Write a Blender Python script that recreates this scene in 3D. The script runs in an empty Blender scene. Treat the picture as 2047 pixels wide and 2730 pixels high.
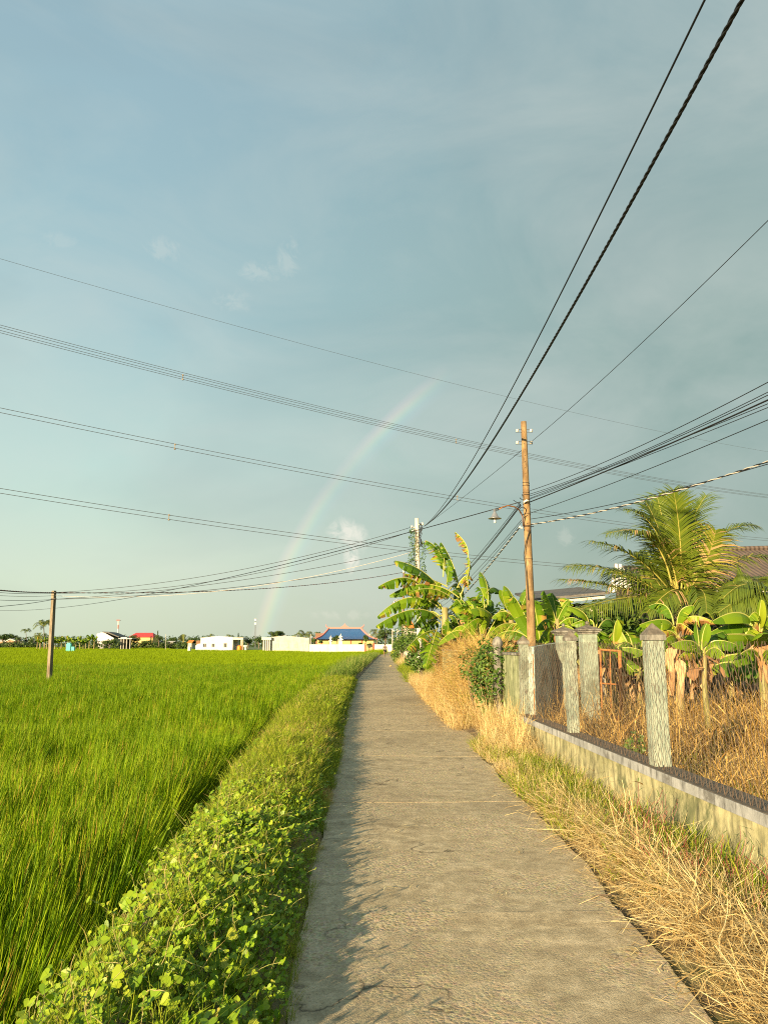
import bpy, math, random
import numpy as np
from mathutils import Vector, Matrix, Euler, noise
rnd = random.Random(11); rng = np.random.default_rng(11)
R = math.radians
scene = bpy.context.scene
col = scene.collection
# ------------------------------------------------------------------ camera model
F = 2050.0; CX = 1023.5; CY = 1365.0; H = 1.6
PITCH = math.atan(353/F); cp, sp = math.cos(PITCH), math.sin(PITCH)
def ray(px, py):
    u = (px-CX)/F; v = (CY-py)/F
    return Vector((u, cp - v*sp, sp + v*cp))
def G(px, py, z=0.0):                 # the ground point seen at a photo pixel
    d = ray(px, py); t = (z-H)/d.z
    return Vector((d.x*t, d.y*t, z))
def P(px, py, Y):                     # the point at distance Y
    d = ray(px, py); t = Y/d.y
    return Vector((d.x*t, Y, H + d.z*t))
def onplane(px, py, A, B):            # intersection with the vertical plane through A,B
    d = ray(px, py); n = Vector((B[1]-A[1], -(B[0]-A[0]), 0))
    t = n.dot(Vector((A[0], A[1], H)) - Vector((0, 0, H)))/n.dot(d)
    return Vector((0, 0, H)) + d*t
SUN_AZ = R(33); SUN_EL = R(13)        # travel direction of the light: 33 deg right of forward, downwards
LDIR = Vector((math.sin(SUN_AZ)*math.cos(SUN_EL), math.cos(SUN_AZ)*math.cos(SUN_EL), -math.sin(SUN_EL)))
# ------------------------------------------------------------------ mesh builder
class MB:
    def __init__(s): s.v = []; s.f = []; s.m = []; s.t = []
    def add(s, vs, fs, mat=0, tone=0.5):
        o = len(s.v); s.v += [tuple(p) for p in vs]
        s.f += [tuple(i+o for i in f) for f in fs]; s.m += [mat]*len(fs)
        s.t += list(tone) if hasattr(tone, '__len__') else [tone]*len(vs)
        return o
    def box(s, lo, hi, mat=0, tone=.5, M=None):
        x0, y0, z0 = lo; x1, y1, z1 = hi
        vs = [Vector(p) for p in ((x0,y0,z0),(x1,y0,z0),(x1,y1,z0),(x0,y1,z0),(x0,y0,z1),(x1,y0,z1),(x1,y1,z1),(x0,y1,z1))]
        if M is not None: vs = [M @ p for p in vs]
        s.add(vs, [(0,3,2,1),(4,5,6,7),(0,1,5,4),(1,2,6,5),(2,3,7,6),(3,0,4,7)], mat, tone)
    def frustum(s, c, wx, wy, tx, ty, z0, z1, mat=0, M=None):
        vs = [Vector((c[0]+a*wx/2, c[1]+b*wy/2, z0)) for a,b in ((-1,-1),(1,-1),(1,1),(-1,1))]
        vs += [Vector((c[0]+a*tx/2, c[1]+b*ty/2, z1)) for a,b in ((-1,-1),(1,-1),(1,1),(-1,1))]
        if M is not None: vs = [M @ p for p in vs]
        s.add(vs, [(0,3,2,1),(4,5,6,7),(0,1,5,4),(1,2,6,5),(2,3,7,6),(3,0,4,7)], mat)
    def tube(s, pts, r, n=6, mat=0, tone=.5, cap=True):
        pts = [Vector(p) for p in pts]; k = len(pts)
        rs = r if hasattr(r, '__len__') else [r]*k
        vs = []; prev = None
        for i, p in enumerate(pts):
            t = (pts[min(i+1, k-1)] - pts[max(i-1, 0)])
            t = t.normalized() if t.length > 1e-9 else Vector((0, 0, 1))
            if prev is None:
                a = t.orthogonal().normalized()
            else:
                a = (prev - t*prev.dot(t)); a = a.normalized() if a.length > 1e-6 else t.orthogonal().normalized()
            prev = a; b = t.cross(a)
            for j in range(n):
                q = 2*math.pi*j/n
                vs.append(p + (a*math.cos(q) + b*math.sin(q))*rs[i])
        fs = [(i*n+j, i*n+(j+1) % n, (i+1)*n+(j+1) % n, (i+1)*n+j) for i in range(k-1) for j in range(n)]
        if cap: fs += [tuple(range(n))[::-1], tuple((k-1)*n+j for j in range(n))]
        s.add(vs, fs, mat, tone)
    def lathe(s, prof, c=(0,0,0), n=16, mat=0):
        vs = []; k = len(prof)
        for r_, z in prof:
            for j in range(n):
                q = 2*math.pi*j/n; vs.append((c[0]+r_*math.cos(q), c[1]+r_*math.sin(q), c[2]+z))
        fs = [(i*n+j, i*n+(j+1) % n, (i+1)*n+(j+1) % n, (i+1)*n+j) for i in range(k-1) for j in range(n)]
        s.add(vs, fs, mat)
    def blob(s, c, r, seed=0, amp=.2, nu=12, nv=8, mat=0, tone=.5):
        vs = []; fs = []
        for i in range(nv+1):
            th = math.pi*i/nv
            for j in range(nu):
                ph = 2*math.pi*j/nu
                d = Vector((math.sin(th)*math.cos(ph), math.sin(th)*math.sin(ph), math.cos(th)))
                k = 1 + amp*noise.noise(d*1.7 + Vector((seed*3.1, seed, 0)))
                vs.append((c[0]+d.x*r[0]*k, c[1]+d.y*r[1]*k, c[2]+d.z*r[2]*k))
        for i in range(nv):
            for j in range(nu):
                fs.append((i*nu+j, (i+1)*nu+j, (i+1)*nu+(j+1) % nu, i*nu+(j+1) % nu))
        s.add(vs, fs, mat, tone)
    def prism(s, poly, d, mat=0):      # polygon (3-D points) extruded by vector d
        n = len(poly); poly = [Vector(p) for p in poly]; d = Vector(d)
        vs = poly + [p + d for p in poly]
        fs = [tuple(range(n)), tuple(range(2*n-1, n-1, -1))] + [(i, i+n, (i+1) % n+n, (i+1) % n) for i in range(n)]
        s.add(vs, fs, mat)
    def mesh(s, name, mats, smooth=False):
        me = bpy.data.meshes.new(name); me.from_pydata(s.v, [], s.f)
        for m in (mats if isinstance(mats, (list, tuple)) else [mats]): me.materials.append(m)
        me.polygons.foreach_set('material_index', s.m)
        a = me.attributes.new('tone', 'FLOAT', 'POINT'); a.data.foreach_set('value', s.t)
        if smooth: me.polygons.foreach_set('use_smooth', [True]*len(s.f))
        me.update(); return me
    def build(s, name, mats, parent=None, smooth=False, bevel=0):
        o = bpy.data.objects.new(name, s.mesh(name, mats, smooth)); col.objects.link(o)
        if parent is not None:
            o.parent = parent
            o.matrix_parent_inverse = Matrix.Translation(-parent.location) if parent.type == 'EMPTY' and parent.get('_w') else Matrix.Identity(4)
        if bevel:
            b = o.modifiers.new('bevel', 'BEVEL'); b.width = bevel; b.segments = 2; b.limit_method = 'ANGLE'
        return o
def thing(name, label, cat, loc=(0,0,0), group=None, rz=0, world=True):
    # world=True: the parts' coordinates are world coordinates
    o = bpy.data.objects.new(name, None); col.objects.link(o); o.location = loc
    if world: o['_w'] = 1
    else: o.rotation_euler = (0, 0, rz)
    o.empty_display_size = .2
    o['label'] = label; o['category'] = cat
    if group: o['group'] = group
    return o
def tag(o, label, cat, group=None, kind=None):
    if label: o['label'] = label
    if cat: o['category'] = cat
    if group: o['group'] = group
    if kind: o['kind'] = kind
    return o
def copy_tree(o, parent=None):
    c = o.copy(); col.objects.link(c); c.parent = parent
    for ch in list(o.children): copy_tree(ch, c)
    return c
# ------------------------------------------------------------------ materials
def newmat(name):
    m = bpy.data.materials.new(name); m.use_nodes = True; nt = m.node_tree; nt.nodes.clear()
    out = nt.nodes.new('ShaderNodeOutputMaterial'); return m, nt, out
def nd(nt, t, ins=None, **kw):
    n = nt.nodes.new(t)
    for k, v in kw.items(): setattr(n, k, v)
    for k, v in (ins or {}).items():
        if hasattr(v, 'is_output'): nt.links.new(v, n.inputs[k])
        else: n.inputs[k].default_value = v
    return n
def ramp(nt, fac, stops):
    n = nt.nodes.new('ShaderNodeValToRGB'); cr = n.color_ramp
    while len(cr.elements) < len(stops): cr.elements.new(.5)
    for e, (p, c) in zip(cr.elements, stops):
        e.position = p; e.color = (*c, 1) if len(c) == 3 else c
    nt.links.new(fac, n.inputs[0]); return n.outputs[0]
def math_(nt, op, a, b=0.0, c=None):
    n = nt.nodes.new('ShaderNodeMath'); n.operation = op
    for i, v in enumerate((a, b) if c is None else (a, b, c)):
        if hasattr(v, 'is_output'): nt.links.new(v, n.inputs[i])
        else: n.inputs[i].default_value = v
    return n.outputs[0]
def mix(nt, fac, a, b, mode='MIX'):
    n = nt.nodes.new('ShaderNodeMix'); n.data_type = 'RGBA'; n.blend_type = mode
    for i, v in ((0, fac), (6, a), (7, b)):
        if hasattr(v, 'is_output'): nt.links.new(v, n.inputs[i])
        else: n.inputs[i].default_value = v if i == 0 else (*v, 1)
    return n.outputs[2]
def nz(nt, scale, detail=4, rough=.55, vec=None, dist=0):
    n = nd(nt, 'ShaderNodeTexNoise', {'Scale': scale, 'Detail': detail, 'Roughness': rough, 'Distortion': dist})
    if vec is not None: nt.links.new(vec, n.inputs['Vector'])
    return n.outputs[0]
def objco(nt, sc=(1,1,1)):
    t = nd(nt, 'ShaderNodeTexCoord'); m = nd(nt, 'ShaderNodeMapping', {'Vector': t.outputs['Object'], 'Scale': sc}); return m.outputs[0]
def leafmat(name, stops, trans=.3, rough=.45, rv=.2, spec=.35, varsc=None):
    m, nt, out = newmat(name)
    a = nd(nt, 'ShaderNodeAttribute', attribute_name='tone').outputs['Fac']
    oi = nd(nt, 'ShaderNodeObjectInfo').outputs['Random']
    f = math_(nt, 'ADD', a, math_(nt, 'MULTIPLY_ADD', oi, rv, -rv/2))
    if varsc:
        geo = nd(nt, 'ShaderNodeNewGeometry').outputs['Position']
        f = math_(nt, 'ADD', f, math_(nt, 'MULTIPLY_ADD', nz(nt, varsc, 3, .6, geo), .7, -.35))
    c = ramp(nt, f, stops)
    p = nd(nt, 'ShaderNodeBsdfPrincipled', {'Base Color': c, 'Roughness': rough, 'Specular IOR Level': spec})
    tr = nd(nt, 'ShaderNodeBsdfTranslucent', {'Color': c})
    mx = nd(nt, 'ShaderNodeMixShader', {0: trans, 1: p.outputs[0], 2: tr.outputs[0]})
    nt.links.new(mx.outputs[0], out.inputs[0]); return m
def noisemat(name, c1, c2, scale=6, rough=.8, sc=(1,1,1), bump=.0, detail=5, lo=.35, hi=.65, metal=0, c3=None, bdist=.01):
    m, nt, out = newmat(name); co = objco(nt, sc)
    n = nz(nt, scale, detail, .6, co)
    st = [(lo, c1), (hi, c2)]
    c = ramp(nt, n, st)
    if c3:
        n2 = nz(nt, scale*.35, 4, .65, co)
        c = mix(nt, ramp(nt, n2, [(.5, (0,0,0)), (.66, (1,1,1))]), c, c3)
    p = nd(nt, 'ShaderNodeBsdfPrincipled', {'Base Color': c, 'Roughness': rough, 'Metallic': metal})
    if bump:
        b = nd(nt, 'ShaderNodeBump', {'Height': n, 'Strength': bump, 'Distance': bdist}); nt.links.new(b.outputs[0], p.inputs['Normal'])
    nt.links.new(p.outputs[0], out.inputs[0]); return m
def stainmat(name, base, pale, dark, moss=None, streak=3.0, amount=.5, bump=.3, sz=.28):
    # weathered plaster: blotches, vertical run-off streaks and patches of growth
    m, nt, out = newmat(name); co = objco(nt); cs = objco(nt, (1, 1, sz))
    c = mix(nt, ramp(nt, nz(nt, 3.5, 6, .65, co), [(.4, (0,0,0)), (.62, (1,1,1))]), base, pale)
    s = ramp(nt, nz(nt, streak*4, 5, .7, cs), [(.62-amount*.25, (0,0,0)), (.78-amount*.12, (1,1,1))])
    c = mix(nt, s, c, dark)
    b2 = ramp(nt, nz(nt, 1.6, 7, .72, co, .4), [(.53, (0,0,0)), (.62, (1,1,1))])
    c = mix(nt, b2, c, moss or dark)
    sp_ = ramp(nt, nz(nt, 38, 3, .7, co), [(.66, (0,0,0)), (.74, (1,1,1))])
    c = mix(nt, math_(nt, 'MULTIPLY', sp_, .6), c, dark)
    p = nd(nt, 'ShaderNodeBsdfPrincipled', {'Base Color': c, 'Roughness': .9, 'Specular IOR Level': .2})
    b = nd(nt, 'ShaderNodeBump', {'Height': nz(nt, 45, 6, .7, co), 'Strength': bump, 'Distance': .01}); nt.links.new(b.outputs[0], p.inputs['Normal'])
    nt.links.new(p.outputs[0], out.inputs[0]); return m
def flat(name, c, rough=.7, metal=0, spec=.3):
    m, nt, out = newmat(name); co = objco(nt)
    n = nz(nt, 9, 4, .6, co)
    cc = mix(nt, ramp(nt, n, [(.3, (0,0,0)), (.7, (1,1,1))]), tuple(x*.86 for x in c), c)
    p = nd(nt, 'ShaderNodeBsdfPrincipled', {'Base Color': cc, 'Roughness': rough, 'Metallic': metal, 'Specular IOR Level': spec})
    nt.links.new(p.outputs[0], out.inputs[0]); return m
M = {}
M['rice'] = leafmat('rice_leaf', [(0, (.06,.145,.003)), (.4, (.145,.26,.005)), (.8, (.265,.37,.010)), (.96, (.30,.35,.02)), (1, (.42,.28,.05))], .3, .5, .25, .10, varsc=.35)
M['ricefar'] = leafmat('rice_leaf_far', [(0, (.145,.235,.004)), (.5, (.195,.285,.005)), (1, (.25,.335,.008))], .3, .6, .2, .08, varsc=.06)
M['creeper'] = leafmat('creeper_leaf', [(0, (.09,.19,.008)), (.5, (.20,.33,.012)), (.85, (.33,.42,.02)), (1, (.38,.33,.06))], .3, .45, .2)
M['stem'] = leafmat('creeper_stem', [(0, (.20,.24,.05)), (1, (.38,.32,.12))], .1, .6, .1)
M['grass'] = leafmat('bank_grass', [(0, (.11,.18,.010)), (.45, (.21,.285,.018)), (.75, (.33,.37,.035)), (.93, (.38,.36,.08)), (1, (.50,.36,.13))], .3, .6, .3, .12, varsc=.8)
M['reed'] = leafmat('tall_grass', [(0, (.07,.14,.02)), (.5, (.14,.22,.035)), (.85, (.27,.33,.08)), (1, (.40,.36,.12))], .25, .7, .3, .1)
M['straw'] = leafmat('dry_straw', [(0, (.22,.125,.035)), (.3, (.47,.32,.12)), (.65, (.69,.53,.24)), (1, (.85,.73,.40))], .2, .6, .3)
M['strawd'] = leafmat('dry_weed', [(0, (.13,.07,.018)), (.3, (.34,.20,.055)), (.65, (.56,.365,.11)), (1, (.72,.54,.21))], .2, .6, .4, varsc=.9)
M['pinkstem'] = leafmat('pink_stem', [(0, (.18,.04,.04)), (1, (.34,.09,.08))], .1, .5, .2)
M['shrub'] = leafmat('shrub_leaf', [(0, (.035,.085,.012)), (.5, (.075,.15,.02)), (1, (.16,.22,.04))], .25, .45, .2)
M['tree'] = leafmat('tree_leaf', [(0, (.025,.060,.012)), (.5, (.055,.10,.02)), (1, (.12,.16,.035))], .2, .5, .25)
M['banana'] = leafmat('banana_leaf', [(0, (.035,.09,.008)), (.4, (.085,.185,.009)), (.62, (.19,.30,.012)), (.74, (.30,.37,.02)), (.83, (.38,.36,.05)), (.9, (.45,.27,.07)), (1, (.26,.13,.045))], .34, .45, .0, .28)
M['bananarib'] = leafmat('banana_midrib', [(0, (.36,.40,.10)), (1, (.50,.46,.14))], .1, .4, 0)
M['bananastem'] = noisemat('banana_stem', (.16,.17,.05), (.34,.26,.11), 5, .6, (1,1,.3), .2, c3=(.16,.08,.035))
M['bananafruit'] = flat('banana_fruit', (.08,.17,.03), .5)
M['deadleaf'] = leafmat('dead_banana_leaf', [(0, (.20,.10,.045)), (.5, (.46,.28,.13)), (1, (.66,.44,.24))], .2, .7, .2)
M['palm'] = leafmat('palm_leaflet', [(0, (.05,.09,.010)), (.5, (.115,.16,.015)), (.8, (.22,.24,.026)), (.93, (.38,.29,.07)), (1, (.45,.30,.14))], .25, .35, .12, .5)
M['palmrib'] = leafmat('palm_rachis', [(0, (.28,.27,.06)), (1, (.46,.38,.10))], .05, .4, .1)
M['palmfar'] = leafmat('palm_leaflet_far', [(0, (.05,.085,.02)), (.5, (.10,.14,.03)), (1, (.2,.22,.06))], .25, .4, .2)
M['bark'] = noisemat('bark', (.10,.075,.05), (.22,.17,.12), 8, .9, (1,1,.3), .4)
M['wire'] = flat('wire_black', (.012,.012,.013), .5)
M['wiregrey'] = flat('wire_grey', (.10,.10,.10), .45)
M['wirewhite'] = flat('wire_white', (.46,.44,.40), .5)
M['wirered'] = flat('wire_red', (.40,.17,.13), .5)
M['rust'] = noisemat('rust', (.22,.07,.02), (.48,.20,.05), 22, .85, bump=.3)
M['rustwire'] = noisemat('rusty_wire', (.05,.038,.03), (.12,.08,.055), 30, .7)
M['white'] = noisemat('white_paint', (.52,.50,.49), (.62,.60,.60), 1.2, .8, lo=.25, hi=.55)
M['cream'] = noisemat('cream_paint', (.40,.37,.30), (.54,.50,.43), 1.0, .85, (1,1,.6), lo=.3, hi=.6)
M['wallwhite'] = noisemat('boundary_paint', (.46,.42,.36), (.60,.56,.49), .8, .85, (1,1,.5), lo=.3, hi=.6)
M['yellow'] = flat('yellow_wall', (.66,.50,.20), .8)
M['glass'] = flat('window_glass', (.05,.055,.06), .15, 0, .6)
M['dark'] = flat('dark_interior', (.02,.019,.018), .9)  # near-black stands in for shade inside buildings and bolt holes; also basket, saddle
M['greycon'] = noisemat('grey_concrete', (.24,.23,.21), (.36,.34,.31), 5, .9, bump=.2)
# ------------------------------------------------------------------ sky, sun, camera
w = bpy.data.worlds.new("World"); scene.world = w; w.use_nodes = True
nt = w.node_tree; nt.nodes.clear()
out = nd(nt, 'ShaderNodeOutputWorld')
sky = nd(nt, 'ShaderNodeTexSky', sky_type='NISHITA', sun_disc=False, sun_elevation=SUN_EL, sun_rotation=math.pi + SUN_AZ, altitude=0, air_density=1.0, dust_density=2.0, ozone_density=1.0)
bgs = nd(nt, 'ShaderNodeBackground', {'Color': sky.outputs[0], 'Strength': .06})
tc = nd(nt, 'ShaderNodeTexCoord').outputs['Generated']
sx = nd(nt, 'ShaderNodeSeparateXYZ', {0: tc})
el = sx.outputs[2]
SKYL = [(0.0, (.262,.302,.240)), (.08, (.262,.318,.270)), (.22, (.212,.295,.290)), (.40, (.150,.236,.270)), (.62, (.132,.205,.252)), (1.0, (.11,.18,.23))]
SKYR = [(0.0, (.120,.152,.134)), (.08, (.112,.152,.139)), (.22, (.113,.161,.152)), (.40, (.118,.170,.167)), (.62, (.106,.164,.182)), (1.0, (.10,.165,.21))]
el2 = math_(nt, 'ADD', el, math_(nt, 'MULTIPLY_ADD', nz(nt, 2.2, 4, .55, tc), .10, -.05))
cl = ramp(nt, el2, SKYL); cr_ = ramp(nt, el2, SKYR)
side = nd(nt, 'ShaderNodeMapRange', {'Value': sx.outputs[0], 'From Min': -.42, 'From Max': .42}, interpolation_type='SMOOTHSTEP').outputs[0]
c = mix(nt, side, cl, cr_)
mp = nd(nt, 'ShaderNodeMapping', {'Vector': tc, 'Scale': (1.2, 1.2, 2.6), 'Rotation': (0, .35, .3)}).outputs[0]
vn = nz(nt, 2.4, 6, .58, mp, .6)                                   # soft cloud sheet
c = mix(nt, ramp(nt, vn, [(.36, (0,0,0)), (.70, (.36,.36,.36))]), c, (.27,.29,.285))
vd = nz(nt, 1.7, 4, .55, mp, .4)
c = mix(nt, ramp(nt, vd, [(.50, (0,0,0)), (.75, (.22,.22,.22))]), c, (.085,.122,.145))
def puff(c, px, py, wid, hei, amt, sc, lo, hi):
    d = ray(px, py).normalized(); right = Vector((d.y, -d.x, 0)).normalized(); up = right.cross(d)
    df = nd(nt, 'ShaderNodeVectorMath', {0: tc, 1: tuple(d)}, operation='SUBTRACT').outputs[0]
    a = nd(nt, 'ShaderNodeVectorMath', {0: df, 1: tuple(right)}, operation='DOT_PRODUCT').outputs['Value']
    b = nd(nt, 'ShaderNodeVectorMath', {0: df, 1: tuple(up)}, operation='DOT_PRODUCT').outputs['Value']
    a = math_(nt, 'POWER', math_(nt, 'ABSOLUTE', math_(nt, 'DIVIDE', a, wid)), 2); b = math_(nt, 'POWER', math_(nt, 'ABSOLUTE', math_(nt, 'DIVIDE', b, hei)), 2)
    r = math_(nt, 'SUBTRACT', 1, math_(nt, 'SQRT', math_(nt, 'ADD', a, b)))
    n = ramp(nt, nz(nt, sc, 8, .66, tc, 1.2), [(.34, (0,0,0)), (.70, (1,1,1))])
    k = ramp(nt, math_(nt, 'MULTIPLY', math_(nt, 'MAXIMUM', r, 0), n), [(lo, (0,0,0)), (hi, (amt,amt,amt))])
    return mix(nt, k, c, (.36,.355,.33))
c = puff(c, 918, 1418, .030, .026, .75, 42, .06, .5)
c = puff(c, 958, 1438, .018, .024, .6, 50, .06, .5)
c = puff(c, 937, 1487, .013, .026, .9, 55, .05, .45)
c = puff(c, 440, 665, .035, .022, .15, 34, .15, .42)
c = puff(c, 770, 690, .022, .035, .17, 38, .15, .42)
c = puff(c, 620, 800, .035, .025, .14, 34, .15, .42)
c = puff(c, 690, 720, .04, .02, .16, 34, .15, .42)
c = puff(c, 160, 640, .03, .015, .09, 34, .15, .42)
c = puff(c, 1510, 1430, .018, .02, .16, 46, .15, .42)
c = puff(c, 930, 1640, .09, .010, .18, 24, .12, .4)
c = mix(nt, 1.0, c, (1.10,1.065,.985), 'MULTIPLY')
bgc = nd(nt, 'ShaderNodeBackground', {'Color': c, 'Strength': 1.0})
mxs = nd(nt, 'ShaderNodeMixShader', {0: .90, 1: bgs.outputs[0], 2: bgc.outputs[0]})
nt.links.new(mxs.outputs[0], out.inputs[0])
sl = bpy.data.lights.new('sun', 'SUN'); sl.energy = 5.0; sl.angle = R(.6); sl.color = (1, .76, .44)
so = bpy.data.objects.new('sun', sl); col.objects.link(so); so.rotation_euler = LDIR.to_track_quat('-Z', 'Y').to_euler()
cam = bpy.data.cameras.new('camera'); co_ = bpy.data.objects.new('camera', cam); col.objects.link(co_)
co_.location = (0, 0, H); co_.rotation_euler = (math.pi/2 + PITCH, 0, 0)
cam.sensor_fit = 'HORIZONTAL'; cam.sensor_width = 36; cam.lens = 36*F/2047; cam.clip_end = 20000; cam.clip_start = .05
scene.camera = co_
scene.view_settings.view_transform = 'Standard'; scene.view_settings.look = 'None'
scene.view_settings.exposure = 1.3; scene.view_settings.gamma = 1
scene.cycles.use_denoising = False; scene.cycles.filter_width = 1.1
scene.cycles.max_bounces = 6; scene.cycles.diffuse_bounces = 3; scene.cycles.transparent_max_bounces = 8
# ------------------------------------------------------------------ terrain tables
def table(pts):
    ys = [p.y for p in pts]; xs = [p.x for p in pts]
    return lambda y: float(np.interp(y, ys, xs))
def srt(l): return sorted(l, key=lambda p: p.y)
Lp = srt([Vector((-.24, -8, 0)), G(765, 2730), G(820, 2380), G(882, 2122), G(925, 1900), G(953, 1814), G(988, 1775), Vector((-.75, 90, 0)), Vector((-.40, 120, 0)), Vector((.1, 160, 0)), Vector((.3, 200, 0))])
Rp = srt([Vector((1.36, -8, 0)), G(1895, 2730), G(1500, 2246), G(1234, 1974), G(1148, 1888), G(1085, 1812), G(1061, 1777), Vector((1.15, 90, 0)), Vector((1.45, 120, 0)), Vector((1.9, 160, 0)), Vector((2.2, 200, 0))])
XL = table(Lp); XR = table(Rp)
XB = table([Vector(p) for p in ((-1.35,-8,0), (-1.4,3.4,0), (-1.5,5.7,0), (-1.85,11.8,0), (-2.3,19,0), (-2.5,35,0), (-2.2,60,0), (-1.7,90,0), (-1.3,120,0), (-.8,170,0), (-.4,205,0))])
FZ = -.62
def sm(a, b, x):                     # smooth step; a > b gives a falling one
    t = min(1, max(0, (x-a)/(b-a))); return t*t*(3-2*t)
def mound(x, y):
    return 1.15*math.exp(-((x-2.20)/.42)**2)*sm(14.4, 16.6, y)*(1-sm(22, 27, y))
def zg(x, y):
    b, l, r = XB(y), XL(y), XR(y)
    if x < b-.3: return FZ if y < 420 else FZ + .4*sm(420, 440, y)
    if x < b+.0: return FZ + (.62+.02)*sm(b-.3, b+.12, x)
    if x < l:
        u = (x-b)/(l-b); return .02 + .135*math.sin(math.pi*u**.7)*(1 - sm(25, 60, y)*.5) + .02*noise.noise(Vector((x*3, y*2, 0)))
    if x < r: return -.04 if x > l+.02 else .012
    d = x-r
    return -.005*(1-sm(0, .12, d)) + .05*sm(.05, .5, d) + mound(x, y) + .03*noise.noise(Vector((x*1.4, y*1.4, 3)))*sm(.1, .6, d)
ys = list(np.arange(-30, 2, 2.0)) + list(np.arange(2, 30, .5)) + list(np.arange(30, 60, 2)) + list(np.arange(60, 210, 6)) + [210, 230, 260, 300, 350, 400, 420, 430, 440, 600, 900, 1500, 2500, 4500]
b = MB(); rows = []
for y in ys:
    B_, L_, R_ = XB(y), XL(y), XR(y)
    xs = [-4500, -1500, -600, -250, -100, -50, -25, -12, B_-3, B_-1, B_-.3, B_-.22, B_-.14, B_-.06, B_] + [B_+(L_-B_)*k/6 for k in range(1, 6)] + [L_-.03, L_-.004, L_+.03, R_-.03, R_, R_+.06] + [R_+.15+.12*k for k in range(13)] + [R_+2.2, R_+3, R_+5, R_+8, R_+14, 30, 60, 150, 600, 1500, 4500]
    rows.append([(x, y, zg(x, y)) for x in xs])
nx = len(rows[0]); vs = [p for r_ in rows for p in r_]; fs = []; ms = []
for i in range(len(rows)-1):
    for j in range(nx-1):
        fs.append((i*nx+j, i*nx+j+1, (i+1)*nx+j+1, (i+1)*nx+j))
        ms.append(1 if j < 9 else 0)
b.add(vs, fs); b.m = ms
M['soil'] = noisemat('soil', (.09,.062,.035), (.20,.145,.075), 5, .95, bump=.5, c3=(.10,.11,.03))
M['mud'] = noisemat('paddy_mud', (.06,.08,.012), (.13,.18,.02), 1.5, .6)
tag(b.build('ground', [M['soil'], M['mud']], smooth=True), None, None, kind='structure')
# concrete footpath: slabs with open joints
m, nt, out = newmat('footpath_concrete'); co = objco(nt)
geo = nd(nt, 'ShaderNodeNewGeometry').outputs['Position']
big = nz(nt, .8, 6, .65, geo); mid = nz(nt, 7, 6, .7, geo, .3); fine = nz(nt, 60, 5, .75, geo)
vor = nd(nt, 'ShaderNodeTexVoronoi', {'Vector': geo, 'Scale': 48.0, 'Randomness': 1.0})
vor2 = nd(nt, 'ShaderNodeTexVoronoi', {'Vector': geo, 'Scale': 130.0, 'Randomness': 1.0})
c = ramp(nt, mid, [(.32, (.28,.222,.138)), (.5, (.41,.337,.213)), (.68, (.59,.49,.325))])
worn = ramp(nt, big, [(.44, (0,0,0)), (.56, (1,1,1))])              # where the cement skin has worn off the stones
st = mix(nt, vor.outputs['Distance'], (.22,.175,.10), (.68,.56,.36))
st = mix(nt, .22, st, vor.outputs['Color'], 'SOFT_LIGHT')
c = mix(nt, math_(nt, 'MULTIPLY', worn, .62), c, st)
c = mix(nt, ramp(nt, fine, [(.52, (0,0,0)), (.68, (.7,.7,.7))]), c, (.13,.10,.065))
c = mix(nt, ramp(nt, nz(nt, .35, 5, .7, geo, .5), [(.50, (0,0,0)), (.64, (.55,.55,.55))]), c, (.21,.165,.105))
wv = nd(nt, 'ShaderNodeMapping', {'Vector': geo, 'Scale': (.25, 2.2, 1)}).outputs[0]
c = mix(nt, ramp(nt, nz(nt, 1.6, 4, .6, wv), [(.50, (0,0,0)), (.7, (.16,.16,.16))]), c, (.50,.40,.265))
wpv = nd(nt, 'ShaderNodeVectorMath', {0: geo, 1: nd(nt, 'ShaderNodeTexNoise', {'Vector': geo, 'Scale': 2.2, 'Detail': 5.0}).outputs['Color']}, operation='ADD').outputs[0]
ck = nd(nt, 'ShaderNodeTexVoronoi', {'Vector': wpv, 'Scale': .42}, feature='DISTANCE_TO_EDGE').outputs['Distance']
ckm = math_(nt, 'MULTIPLY', ramp(nt, ck, [(.0, (1,1,1)), (.006, (0,0,0))]), ramp(nt, nz(nt, .5, 3, .6, geo), [(.46, (0,0,0)), (.54, (.85,.85,.85))]))
c = mix(nt, ckm, c, (.06,.048,.034))
p = nd(nt, 'ShaderNodeBsdfPrincipled', {'Base Color': c, 'Roughness': .93, 'Specular IOR Level': .15})
hgt = math_(nt, 'ADD', math_(nt, 'MULTIPLY', math_(nt, 'MULTIPLY', vor.outputs['Distance'], worn), -.9), math_(nt, 'ADD', math_(nt, 'MULTIPLY', fine, .6), math_(nt, 'ADD', math_(nt, 'MULTIPLY', mid, .6), math_(nt, 'MULTIPLY', vor2.outputs['Distance'], -.4))))
bp = nd(nt, 'ShaderNodeBump', {'Height': hgt, 'Strength': .5, 'Distance': .012}); nt.links.new(bp.outputs[0], p.inputs['Normal'])
nt.links.new(p.outputs[0], out.inputs[0]); M['path'] = m
b = MB(); joints = [-6.2, -1.5, 1.7, 4.93, 8.2, 11.45, 14.7, 17.9] + [21+3.3*k for k in range(52)]
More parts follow.
